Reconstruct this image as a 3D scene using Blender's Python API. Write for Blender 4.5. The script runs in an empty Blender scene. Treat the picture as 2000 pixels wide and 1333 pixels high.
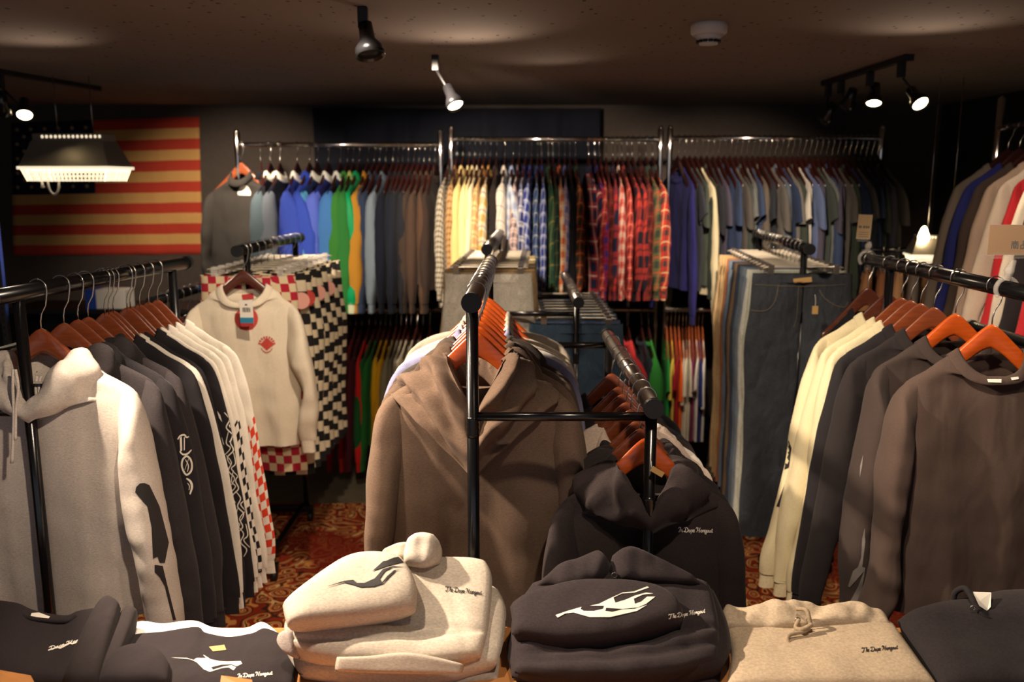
import bpy, bmesh, math, random
from mathutils import Vector, Matrix, noise
from mathutils.bvhtree import BVHTree

PI = math.pi
SC = bpy.context.scene
COL = SC.collection
random.seed(7)

# ------------------------------------------------------------------ camera
F = 1700.0; TH = math.atan(306 / 1700); CH = 1.65
cT, sT = math.cos(TH), math.sin(TH)
cam_d = bpy.data.cameras.new('camera'); cam = bpy.data.objects.new('camera', cam_d); COL.objects.link(cam)
cam.location = (0, 0, CH); cam.rotation_euler = (PI / 2 - TH, 0, 0)
cam_d.sensor_width = 36; cam_d.lens = F / 2000 * 36; cam_d.clip_start = .05
cam_d.dof.use_dof = True; cam_d.dof.focus_distance = 1.95; cam_d.dof.aperture_fstop = 3.2
SC.camera = cam
SC.view_settings.view_transform = 'Standard'; SC.view_settings.look = 'None'
SC.view_settings.gamma = 1; SC.view_settings.use_curve_mapping = False
SC.view_settings.exposure = 0.0
SC.cycles.use_denoising = True
SC.cycles.max_bounces = 6; SC.cycles.diffuse_bounces = 3; SC.cycles.glossy_bounces = 3
SC.cycles.transmission_bounces = 6; SC.cycles.transparent_max_bounces = 6
SC.cycles.sample_clamp_indirect = 4; SC.cycles.caustics_reflective = False; SC.cycles.caustics_refractive = False

def ray(px, py):
    a = (px - 1000) / F; b = (666.5 - py) / F
    return Vector((a, cT + sT * b, -sT + cT * b))
def at(px, py, d):                      # the point of the photo's line of sight that lies at depth d
    r = ray(px, py); return Vector((0, 0, CH)) + r * (d / r.y)
def atz(px, py, z):
    r = ray(px, py); return Vector((0, 0, CH)) + r * ((z - CH) / r.z)
def proj(p):
    z = p[2] - CH; dep = p[1] * cT - z * sT; up = p[1] * sT + z * cT
    return 1000 + F * p[0] / dep, 666.5 - F * up / dep

def lin(c):
    return tuple(((v / 255) / 12.92 if v <= 10 else (((v / 255) + .055) / 1.055) ** 2.4) for v in c)
def rgba(c): return (*lin(c), 1)

# ------------------------------------------------------------------ materials
def newmat(name):
    m = bpy.data.materials.new(name); m.use_nodes = True
    nt = m.node_tree; b = nt.nodes['Principled BSDF']
    return m, nt, b
def N(nt, t, **kw):
    n = nt.nodes.new(t)
    for k, v in kw.items(): setattr(n, k, v)
    return n
def solid(name, c, rough=.5, metal=0, spec=.5, bump=0, bscale=60, var=0, emit=None, es=0, trans=0, coat=0):
    m, nt, b = newmat(name)
    b.inputs['Base Color'].default_value = rgba(c); b.inputs['Roughness'].default_value = rough
    b.inputs['Metallic'].default_value = metal; b.inputs['Specular IOR Level'].default_value = spec
    b.inputs['Transmission Weight'].default_value = trans; b.inputs['Coat Weight'].default_value = coat
    if emit: b.inputs['Emission Color'].default_value = rgba(emit); b.inputs['Emission Strength'].default_value = es
    if bump or var:
        tc = N(nt, 'ShaderNodeTexCoord'); no = N(nt, 'ShaderNodeTexNoise'); no.inputs['Scale'].default_value = bscale
        no.inputs['Detail'].default_value = 4
        nt.links.new(tc.outputs['Object'], no.inputs['Vector'])
        if bump:
            bp = N(nt, 'ShaderNodeBump'); bp.inputs['Strength'].default_value = bump; bp.inputs['Distance'].default_value = .01
            nt.links.new(no.outputs['Fac'], bp.inputs['Height']); nt.links.new(bp.outputs['Normal'], b.inputs['Normal'])
        if var:
            rp = N(nt, 'ShaderNodeValToRGB'); L = lin(c)
            rp.color_ramp.elements[0].position = .3; rp.color_ramp.elements[1].position = .7
            rp.color_ramp.elements[0].color = (*[v * (1 - var) for v in L], 1); rp.color_ramp.elements[1].color = (*[min(1, v * (1 + var)) for v in L], 1)
            nt.links.new(no.outputs['Fac'], rp.inputs['Fac']); nt.links.new(rp.outputs['Color'], b.inputs['Base Color'])
    return m

def cloth_nodes(nt, b, color_socket, heather=.12, weave=900, rough=.92, wr=.25, wscale=9, sheen=.03):
    tc = N(nt, 'ShaderNodeTexCoord')
    mp = N(nt, 'ShaderNodeMapping'); mp.inputs['Scale'].default_value = (1, 1, 3.2)
    nt.links.new(tc.outputs['Object'], mp.inputs['Vector'])
    n1 = N(nt, 'ShaderNodeTexNoise'); n1.inputs['Scale'].default_value = 170; n1.inputs['Detail'].default_value = 3
    nt.links.new(mp.outputs['Vector'], n1.inputs['Vector'])
    mr = N(nt, 'ShaderNodeMapRange'); mr.inputs['From Min'].default_value = .3; mr.inputs['From Max'].default_value = .7
    mr.inputs['To Min'].default_value = 1 - heather; mr.inputs['To Max'].default_value = 1 + heather
    nt.links.new(n1.outputs['Fac'], mr.inputs['Value'])
    mx = N(nt, 'ShaderNodeVectorMath', operation='SCALE')
    nt.links.new(color_socket, mx.inputs[0]); nt.links.new(mr.outputs['Result'], mx.inputs['Scale'])
    nt.links.new(mx.outputs['Vector'], b.inputs['Base Color'])
    b.inputs['Roughness'].default_value = rough; b.inputs['Specular IOR Level'].default_value = .15
    b.inputs['Sheen Weight'].default_value = sheen; b.inputs['Sheen Roughness'].default_value = .5
    n2 = N(nt, 'ShaderNodeTexNoise'); n2.inputs['Scale'].default_value = weave; n2.inputs['Detail'].default_value = 1
    nt.links.new(tc.outputs['Object'], n2.inputs['Vector'])
    n3 = N(nt, 'ShaderNodeTexNoise'); n3.inputs['Scale'].default_value = wscale; n3.inputs['Detail'].default_value = 1.5
    n3.inputs['Distortion'].default_value = .3
    mp3 = N(nt, 'ShaderNodeMapping'); mp3.inputs['Scale'].default_value = (1.6, 1, .7); mp3.inputs['Rotation'].default_value = (0, .35, 0)
    nt.links.new(tc.outputs['Object'], mp3.inputs['Vector']); nt.links.new(mp3.outputs['Vector'], n3.inputs['Vector'])
    b1 = N(nt, 'ShaderNodeBump'); b1.inputs['Strength'].default_value = wr; b1.inputs['Distance'].default_value = .05
    b2 = N(nt, 'ShaderNodeBump'); b2.inputs['Strength'].default_value = .18; b2.inputs['Distance'].default_value = .002
    nt.links.new(n3.outputs['Fac'], b1.inputs['Height']); nt.links.new(n2.outputs['Fac'], b2.inputs['Height'])
    nt.links.new(b1.outputs['Normal'], b2.inputs['Normal']); nt.links.new(b2.outputs['Normal'], b.inputs['Normal'])

def cloth_mat(name, **kw):                    # colour comes from each object's own colour
    m, nt, b = newmat(name)
    oi = N(nt, 'ShaderNodeObjectInfo')
    cloth_nodes(nt, b, oi.outputs['Color'], **kw)
    return m

def math_n(nt, op, a, bb=None):
    n = N(nt, 'ShaderNodeMath', operation=op)
    for i, v in enumerate((a, bb)):
        if v is None: continue
        if isinstance(v, (int, float)): n.inputs[i].default_value = v
        else: nt.links.new(v, n.inputs[i])
    return n.outputs[0]

def plaid(name, base, c2, c3, s=14.0, line=None, w=.45):
    m, nt, b = newmat(name)
    uv = N(nt, 'ShaderNodeUVMap'); sx = N(nt, 'ShaderNodeSeparateXYZ'); nt.links.new(uv.outputs['UV'], sx.inputs[0])
    def band(sock, off, width):
        f = math_n(nt, 'FRACT', math_n(nt, 'ADD', math_n(nt, 'MULTIPLY', sock, s), off))
        return math_n(nt, 'LESS_THAN', f, width)
    u, v = sx.outputs[0], sx.outputs[1]
    a = math_n(nt, 'MULTIPLY', math_n(nt, 'ADD', band(u, 0, w), band(v, 0, w)), .5)
    l = math_n(nt, 'MULTIPLY', math_n(nt, 'ADD', band(u, .3, .09), band(v, .3, .09)), .6)
    m1 = N(nt, 'ShaderNodeMix', data_type='RGBA'); m1.inputs['A'].default_value = rgba(base); m1.inputs['B'].default_value = rgba(c2)
    nt.links.new(a, m1.inputs['Factor'])
    m2 = N(nt, 'ShaderNodeMix', data_type='RGBA'); m2.inputs['B'].default_value = rgba(c3)
    nt.links.new(l, m2.inputs['Factor']); nt.links.new(m1.outputs['Result'], m2.inputs['A'])
    cloth_nodes(nt, b, m2.outputs['Result'], heather=.08)
    return m

def check(name, c1, c2, s, region=None, stretch=1.0):
    m, nt, b = newmat(name)
    uv = N(nt, 'ShaderNodeUVMap')
    mp = N(nt, 'ShaderNodeMapping'); mp.inputs['Scale'].default_value = (s, s * stretch, 1)
    nt.links.new(uv.outputs['UV'], mp.inputs['Vector'])
    ch = N(nt, 'ShaderNodeTexChecker'); ch.inputs['Scale'].default_value = 1
    ch.inputs['Color1'].default_value = rgba(c1); ch.inputs['Color2'].default_value = rgba(c2)
    nt.links.new(mp.outputs['Vector'], ch.inputs['Vector'])
    out = ch.outputs['Color']
    if region:
        u0, u1, v0, v1, cb = region
        sx = N(nt, 'ShaderNodeSeparateXYZ'); nt.links.new(uv.outputs['UV'], sx.inputs[0])
        k = None
        for sock, lo, hi in ((sx.outputs[0], u0, u1), (sx.outputs[1], v0, v1)):
            q = math_n(nt, 'MULTIPLY', math_n(nt, 'GREATER_THAN', sock, lo), math_n(nt, 'LESS_THAN', sock, hi))
            k = q if k is None else math_n(nt, 'MULTIPLY', k, q)
        mx = N(nt, 'ShaderNodeMix', data_type='RGBA'); mx.inputs['A'].default_value = rgba(cb)
        nt.links.new(k, mx.inputs['Factor']); nt.links.new(out, mx.inputs['B']); out = mx.outputs['Result']
    cloth_nodes(nt, b, out, heather=.06)
    return m

M = {}
M['cotton'] = cloth_mat('cotton', heather=.07)
M['fleece'] = cloth_mat('fleece', heather=.16, wr=.14, wscale=6, sheen=.05)
M['rib'] = cloth_mat('rib_knit', heather=.18, weave=400, wr=.1)
M['denim'] = cloth_mat('denim', heather=.3, weave=1200, rough=.85, wr=.35, wscale=14, sheen=.05)
M['satin'] = cloth_mat('satin', heather=.03, rough=.45, wr=.4)
M['black'] = solid('black_gloss_metal', (14, 14, 16), .22, .0, .6)
M['pale_bar'] = solid('pale_hanger_bar', (206, 196, 178), .3, .25)
M['matte'] = solid('black_matte_metal', (16, 16, 18), .5)
M['chrome'] = solid('chrome', (215, 210, 205), .12, 1)
M['gunmetal'] = solid('dark_chrome', (205, 198, 190), .28, 1)
M['wire'] = solid('steel_wire', (190, 185, 178), .22, 1)
def clear(name, c, a):
    m, nt, b = newmat(name); b.inputs['Base Color'].default_value = rgba(c); b.inputs['Roughness'].default_value = .1
    b.inputs['Alpha'].default_value = a; b.inputs['Coat Weight'].default_value = .5; return m
M['plastic'] = clear('clear_plastic', (225, 220, 212), .3)
M['film'] = clear('clear_film', (225, 220, 212), .08)
M['smoke'] = solid('grey_clip_metal', (176, 168, 160), .2, .8)
M['white'] = solid('white_enamel', (225, 222, 215), .45)
M['paper'] = solid('paper', (232, 226, 214), .8)
M['kraft'] = solid('kraft_card', (196, 158, 98), .8)
M['inkw'] = solid('white_print', (235, 228, 215), .7)
M['inkb'] = solid('black_print', (32, 28, 30), .7)
M['inkr'] = solid('red_print', (190, 62, 52), .7)
M['blue'] = solid('blue_print', (40, 130, 165), .6)
M['pink'] = solid('pink_card', (225, 165, 150), .7)
M['red'] = solid('red_label', (175, 45, 45), .7)
M['bulb'] = solid('lit_lens', (255, 240, 210), .4, emit=(255, 226, 175), es=28)
M['tube'] = solid('lit_lamp_tray', (255, 245, 225), .4, emit=(255, 236, 200), es=1.0)
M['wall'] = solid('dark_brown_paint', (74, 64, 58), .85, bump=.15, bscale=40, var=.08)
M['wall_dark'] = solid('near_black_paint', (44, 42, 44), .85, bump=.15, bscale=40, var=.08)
M['concrete'] = solid('olive_grey_floor', (112, 102, 84), .7, bump=.1, bscale=12, var=.15)
M['tablewood'] = solid('pale_wood', (178, 120, 66), .5, var=.15, bscale=14)
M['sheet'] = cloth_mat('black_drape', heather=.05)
def wood(name, c1, c2, rough=.28):
    m, nt, b = newmat(name)
    tc = N(nt, 'ShaderNodeTexCoord'); mp = N(nt, 'ShaderNodeMapping'); mp.inputs['Scale'].default_value = (4, 40, 40)
    nt.links.new(tc.outputs['Object'], mp.inputs['Vector'])
    no = N(nt, 'ShaderNodeTexNoise'); no.inputs['Scale'].default_value = 3; no.inputs['Detail'].default_value = 4
    nt.links.new(mp.outputs['Vector'], no.inputs['Vector'])
    rp = N(nt, 'ShaderNodeValToRGB'); rp.color_ramp.elements[0].color = rgba(c1); rp.color_ramp.elements[1].color = rgba(c2)
    rp.color_ramp.elements[0].position = .3; rp.color_ramp.elements[1].position = .7
    nt.links.new(no.outputs['Fac'], rp.inputs['Fac']); nt.links.new(rp.outputs['Color'], b.inputs['Base Color'])
    b.inputs['Roughness'].default_value = rough; b.inputs['Coat Weight'].default_value = .4; b.inputs['Coat Roughness'].default_value = .15
    return m
M['hanger_orange'] = wood('orange_varnished_wood', (206, 92, 28), (186, 76, 22))
M['hanger_red'] = wood('red_brown_varnished_wood', (142, 74, 42), (120, 58, 34))
M['hanger_dark'] = wood('dark_brown_varnished_wood', (92, 48, 34), (76, 38, 28))
M['hanger_maroon'] = wood('maroon_varnished_wood', (52, 22, 19), (40, 17, 15))

def ceiling_mat():
    m, nt, b = newmat('speckled_dark_ceiling')
    tc = N(nt, 'ShaderNodeTexCoord')
    vo = N(nt, 'ShaderNodeTexVoronoi'); vo.inputs['Scale'].default_value = 26; vo.inputs['Randomness'].default_value = 1
    no = N(nt, 'ShaderNodeTexNoise'); no.inputs['Scale'].default_value = 55
    mp = N(nt, 'ShaderNodeMapping'); mp.inputs['Scale'].default_value = (1, .6, 1)
    nt.links.new(tc.outputs['Object'], mp.inputs['Vector']); nt.links.new(mp.outputs['Vector'], vo.inputs['Vector'])
    nt.links.new(tc.outputs['Object'], no.inputs['Vector'])
    s = math_n(nt, 'ADD', vo.outputs['Distance'], math_n(nt, 'MULTIPLY', no.outputs['Fac'], .35))
    rp = N(nt, 'ShaderNodeValToRGB'); rp.color_ramp.elements[0].position = .26; rp.color_ramp.elements[1].position = .34
    rp.color_ramp.elements[0].color = rgba((50, 40, 34)); rp.color_ramp.elements[1].color = rgba((140, 126, 118))
    nt.links.new(s, rp.inputs['Fac']); nt.links.new(rp.outputs['Color'], b.inputs['Base Color'])
    b.inputs['Roughness'].default_value = .9
    return m
M['ceiling'] = ceiling_mat()

def rug_mat():
    m, nt, b = newmat('oriental_carpet')
    tc = N(nt, 'ShaderNodeTexCoord')
    n0 = N(nt, 'ShaderNodeTexNoise'); n0.inputs['Scale'].default_value = 2.2; n0.inputs['Detail'].default_value = 2
    nt.links.new(tc.outputs['Object'], n0.inputs['Vector'])
    ad = N(nt, 'ShaderNodeMix', data_type='RGBA'); ad.blend_type = 'ADD'; ad.inputs['Factor'].default_value = .28
    nt.links.new(tc.outputs['Object'], ad.inputs['A']); nt.links.new(n0.outputs['Color'], ad.inputs['B'])
    vo = N(nt, 'ShaderNodeTexVoronoi'); vo.inputs['Scale'].default_value = 15; vo.feature = 'SMOOTH_F1'
    nt.links.new(ad.outputs['Result'], vo.inputs['Vector'])
    wv = math_n(nt, 'FRACT', math_n(nt, 'MULTIPLY', vo.outputs['Distance'], 4.2))
    r1 = N(nt, 'ShaderNodeValToRGB'); r1.color_ramp.interpolation = 'CONSTANT'
    e = r1.color_ramp.elements; e[0].color = rgba((150, 52, 30)); e[1].color = rgba((220, 150, 82)); e[1].position = .3
    for p, c in ((.45, (96, 50, 32)), (.58, (226, 184, 122)), (.7, (176, 78, 40)), (.84, (58, 44, 34))):
        x = e.new(p); x.color = rgba(c)
    nt.links.new(wv, r1.inputs['Fac'])
    n2 = N(nt, 'ShaderNodeTexNoise'); n2.inputs['Scale'].default_value = 1.5; n2.inputs['Detail'].default_value = 1
    nt.links.new(tc.outputs['Object'], n2.inputs['Vector'])
    r2 = N(nt, 'ShaderNodeValToRGB'); r2.color_ramp.elements[0].position = .52; r2.color_ramp.elements[1].position = .56
    nt.links.new(n2.outputs['Fac'], r2.inputs['Fac'])
    mx = N(nt, 'ShaderNodeMix', data_type='RGBA'); mx.inputs['B'].default_value = rgba((128, 38, 24))
    nt.links.new(math_n(nt, 'MULTIPLY', r2.outputs['Color'], .85), mx.inputs['Factor']); nt.links.new(r1.outputs['Color'], mx.inputs['A'])
    nt.links.new(mx.outputs['Result'], b.inputs['Base Color']); b.inputs['Roughness'].default_value = .95
    b.inputs['Specular IOR Level'].default_value = .1
    return m
M['rug'] = rug_mat()

# ------------------------------------------------------------------ mesh helpers
class MB:
    def __init__(s): s.v = []; s.f = []; s.uv = []
    def add(s, vs, fs, uvs=None):
        o = len(s.v); s.v += [tuple(p) for p in vs]
        for i, f in enumerate(fs):
            s.f.append(tuple(k + o for k in f)); s.uv.append(uvs[i] if uvs else None)
    def box(s, c, d, rz=0):
        x, y, z = (k / 2 for k in d); R = Matrix.Rotation(rz, 3, 'Z'); c = Vector(c)
        vs = [c + R @ Vector((a * x, b * y, e * z)) for a in (-1, 1) for b in (-1, 1) for e in (-1, 1)]
        s.add(vs, [(0, 1, 3, 2), (4, 6, 7, 5), (0, 4, 5, 1), (2, 3, 7, 6), (0, 2, 6, 4), (1, 5, 7, 3)]); return s
    def tube(s, pts, r, n=10, cap=True):
        pts = [Vector(p) for p in pts]; k = len(pts)
        rs = r if isinstance(r, (list, tuple)) else [r] * k
        t0 = (pts[1] - pts[0]).normalized(); up = Vector((0, 0, 1)) if abs(t0.z) < .9 else Vector((1, 0, 0))
        a = t0.cross(up).normalized(); vs = []
        for i, p in enumerate(pts):
            t = (pts[min(i + 1, k - 1)] - pts[max(i - 1, 0)]).normalized()
            a = (a - t * a.dot(t)).normalized(); b = t.cross(a)
            for j in range(n):
                q = 2 * PI * j / n; vs.append(p + (a * math.cos(q) + b * math.sin(q)) * rs[i])
        fs = [(i * n + j, i * n + (j + 1) % n, (i + 1) * n + (j + 1) % n, (i + 1) * n + j) for i in range(k - 1) for j in range(n)]
        if cap: fs += [tuple(range(n - 1, -1, -1)), tuple(range((k - 1) * n, k * n))]
        s.add(vs, fs); return s
    def lathe(s, c, prof, n=24, axis=(0, 0, 1)):
        c = Vector(c); q = Vector((0, 0, 1)).rotation_difference(Vector(axis).normalized()); vs = []
        for r, z in prof:
            for j in range(n):
                t = 2 * PI * j / n; vs.append(c + q @ Vector((r * math.cos(t), r * math.sin(t), z)))
        k = len(prof)
        fs = [(i * n + j, i * n + (j + 1) % n, (i + 1) * n + (j + 1) % n, (i + 1) * n + j) for i in range(k - 1) for j in range(n)]
        if prof[0][0] > 1e-6: fs.append(tuple(range(n - 1, -1, -1)))
        if prof[-1][0] > 1e-6: fs.append(tuple(range((k - 1) * n, k * n)))
        s.add(vs, fs); return s
    def mesh(s, name, smooth=True):
        me = bpy.data.meshes.new(name); me.from_pydata(s.v, [], s.f)
        if any(u for u in s.uv):
            L = me.uv_layers.new(name='UVMap'); i = 0
            for u, f in zip(s.uv, s.f):
                for j in range(len(f)):
                    L.data[i].uv = u[j] if u else (0, 0); i += 1
        if smooth:
            for p in me.polygons: p.use_smooth = True
        me.update(); return me

def O(name, mesh, mat, parent=None, color=None, smooth=True, bevel=0, auto=False):
    if isinstance(mesh, MB): mesh = mesh.mesh(name, smooth)
    o = bpy.data.objects.new(name, mesh); COL.objects.link(o)
    m = M[mat] if isinstance(mat, str) else mat
    if len(mesh.materials) == 0: mesh.materials.append(m)
    elif mesh.materials[0] != m:
        o.material_slots[0].link = 'OBJECT'; o.material_slots[0].material = m
    if parent: o.parent = parent
    if color: o.color = rgba(color)
    if bevel:
        b = o.modifiers.new('bevel', 'BEVEL'); b.width = bevel; b.segments = 2; b.limit_method = 'ANGLE'
    return o
def tag(o, label, cat, group=None):
    o['label'] = label; o['category'] = cat
    if group: o['group'] = group
    return o
def E(name, loc, label, cat, group=None, rz=0, sc=None):
    o = bpy.data.objects.new(name, None); COL.objects.link(o); o.location = loc; o.rotation_euler.z = rz
    o.empty_display_size = .05
    if sc: o.scale = sc
    return tag(o, label, cat, group)
def struct(name, mb, mat, smooth=False, **kw):
    o = O(name, mb, mat, smooth=smooth, **kw); o['kind'] = 'structure'; return o

def cr(p0, p1, p2, p3, t):
    return tuple(.5 * (2 * b + (c - a) * t + (2 * a - 5 * b + 4 * c - d) * t * t + (3 * b - a - 3 * c + d) * t ** 3) for a, b, c, d in zip(p0, p1, p2, p3))
def smooth_rows(rows, n):
    L = [math.dist([(r[0] + r[2]) / 2, (r[1] + r[3]) / 2, r[5]], [(q[0] + q[2]) / 2, (q[1] + q[3]) / 2, q[5]]) + .3 * abs(r[0] - q[0]) for r, q in zip(rows, rows[1:])]
    T = sum(L); out = []
    for i, l in enumerate(L):
        k = max(1, round(n * l / T))
        a, b, c, d = rows[max(i - 1, 0)], rows[i], rows[i + 1], rows[min(i + 2, len(rows) - 1)]
        for j in range(k): out.append(cr(a, b, c, d, j / k))
    out.append(tuple(rows[-1])); return out
def catmull(pts, n):
    out = []; k = len(pts)
    for i in range(k - 1):
        for j in range(n): out.append(cr(pts[max(i - 1, 0)], pts[i], pts[i + 1], pts[min(i + 2, k - 1)], j / n))
    out.append(tuple(pts[-1])); return out

def nz(x, y, z): return noise.noise(Vector((x, y, z)))

def ringloft(rows, nu=44, n=36, seed=0., amp=.012, fx=13., fz=.9, amp2=.004, f2=(14, 14), top=.25, ex=.85, capa=False, capb=False, sides=.006):
    """Cloth volume through sections A-B (row = Ax,Az,Bx,Bz,half depth,y centre,front dip)."""
    R = smooth_rows(rows, n); nv = len(R); vs = []; U = []; V = 0; prev = None; VV = []
    for i, (ax, az, bx, bz, hd, yc, dip) in enumerate(R):
        v = i / (nv - 1); am = amp * (1 + (top - 1) * v)
        mx, mz, hx, hz = (ax + bx) / 2, (az + bz) / 2, (bx - ax) / 2, (bz - az) / 2
        if prev: V += math.dist((mx, mz, yc), prev)
        prev = (mx, mz, yc); VV.append(V); per = 0; ring = []; us = []
        for k in range(nu):
            t = 2 * PI * k / nu; c, s = math.cos(t), -math.sin(t)
            e = math.copysign(abs(c) ** .8, c); q = math.copysign(abs(s) ** ex, s)
            x = mx + hx * e; z = mz + hz * e - dip * (max(0, -q) ** 1.3 + .38 * max(0, q))
            fade = 1 - c ** 6
            sd = seed + (5.3 if s > 0 else 0)
            d = am * nz(x * fx, z * fz, sd) * fade + amp2 * nz(x * f2[0] + z * 6, z * f2[1], sd + 9) * fade
            d += .5 * am * nz(x * fx * 2.1 + z * .8, z * fz * 1.3, sd + 3.3) * fade
            y = yc + hd * q + d
            w = sides * nz(z * 9, seed + (3 if c > 0 else 7), 1.7) * abs(c)
            x += w
            ring.append((x, y, z))
        for k in range(nu):
            us.append(per); per += math.dist(ring[k], ring[(k + 1) % nu])
        us.append(per); U.append(us); vs += ring
    fs = []; uv = []
    for i in range(nv - 1):
        for k in range(nu):
            k2 = (k + 1) % nu
            fs.append((i * nu + k2, i * nu + k, (i + 1) * nu + k, (i + 1) * nu + k2))
            uv.append(((U[i][k + 1], VV[i]), (U[i][k], VV[i]), (U[i + 1][k], VV[i + 1]), (U[i + 1][k + 1], VV[i + 1])))
    if capa: fs.append(tuple(range(nu - 1, -1, -1))); uv.append(tuple((0, 0) for _ in range(nu)))
    if capb: fs.append(tuple(range((nv - 1) * nu, nv * nu))); uv.append(tuple((0, 0) for _ in range(nu)))
    mb = MB(); mb.add(vs, fs, uv); mb.last = vs[-nu:]; return mb

# ------------------------------------------------------------------ garments (origin = rail axis above the hook)
STY = dict(
    hoodie=dict(sw=.225, nw=.085, cw=.255, hem=.255, L=.82, hd=.055, slope=.078, sl=.93, spread=.33, sr=.045, neck=.05),
    longsleeve=dict(sw=.222, nw=.098, cw=.25, hem=.25, L=.80, hd=.042, slope=.075, sl=.93, spread=.335, sr=.034, neck=.065),
    tee=dict(sw=.222, nw=.098, cw=.245, hem=.245, L=.80, hd=.04, slope=.075, sl=.47, spread=.32, sr=.034, neck=.065),
    jacket=dict(sw=.215, nw=.07, cw=.25, hem=.235, L=.76, hd=.06, slope=.085, sl=.84, spread=.285, sr=.05, neck=.03),
    shirt=dict(sw=.21, nw=.07, cw=.235, hem=.24, L=.84, hd=.05, slope=.075, sl=.80, spread=.285, sr=.042, neck=.03),
)
ZN = -.17
MESH = {}
def collar_mb(ring, h, t, flat=False):
    n = len(ring); c = Vector((sum(p[0] for p in ring) / n, sum(p[1] for p in ring) / n, 0)); vs = []
    prof = ((.004, -.006), (.004 + t, 0), (t * .7, h), (-.002, h + .001), (-t * .6, h * .6), (-t * .5, -.01))
    for r, z in prof:
        for p in ring:
            d = Vector((p[0] - c.x, p[1] - c.y, 0)).normalized(); lean = -z * (.85 if flat else .25)
            vs.append((p[0] + d.x * (r + lean), p[1] + d.y * (r + lean * (.3 if flat else 1)), p[2] + z * (.75 if flat else 1)))
    k = len(prof); mb = MB()
    mb.add(vs, [(i * n + j, i * n + (j + 1) % n, (i + 1) * n + (j + 1) % n, (i + 1) * n + j) for i in range(k - 1) for j in range(n)])
    return mb
def hood_mb(seed, big=1.0, dip=1.0, nu=72, cowl=0):
    prof = [(.052, .036, -.245, .11), (.056, .044, -.20, .12), (.060, .054, -.168, .12), (.072, .070, -.150, .12), (.094, .088, -.152, .118),
            (.120, .096, -.178, .112), (.144, .092, -.210, .094), (.158, .078, -.240, .070), (.158, .058, -.262, .046), (.150, .036, -.270, .03)]
    if cowl: prof = [(a, b + (.012 if i > 3 else 0), c, d_) for i, ((a, b, c, _), d_) in enumerate(zip(prof, (.11, .12, .12, .122, .135, .155, .172, .178, .165)))]
    rows = catmull(prof, 5 if cowl else 3); vs = []
    for j, (rx, ry, z, dp) in enumerate(rows):
        v = j / (len(rows) - 1)
        for k in range(nu):
            t = 2 * PI * k / nu; c, s = math.cos(t), math.sin(t); f = max(0, -s)
            a = 1 + (big - 1) * v
            fold = nz(c * 2.2 + seed, s * 2.2, v * 3.2 + seed) * .016 + nz(c * 4.5, s * 4.5 + seed, v * 7) * .007 + (.026 * math.sin(v * 15 + 5.0 * nz(c * 1.2 + seed, s * 1.2, 2)) ** 2 - .014 if cowl else .020 * abs(math.sin(v * 7.5 + 3.0 * nz(c * 1.3 + seed, s * 1.3, 2))) - .011)
            r = 1 + fold / .12 * min(1, v * 3) * 1.1
            x = rx * a * c * r; y = ry * s * r - .02 * f * v
            zz = z - (dp * dip * (1 - abs(c)) ** 1.12 if s < 0 else 0) - .05 * max(0, s) * v + nz(c * 3, s * 3 + 4, seed) * .012 + fold * .5
            
            vs.append((x, y, zz))
    n = nu; mb = MB()
    mb.add(vs, [(i * n + j, i * n + (j + 1) % n, (i + 1) * n + (j + 1) % n, (i + 1) * n + j) for i in range(len(rows) - 1) for j in range(n)])
    return mb
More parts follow.
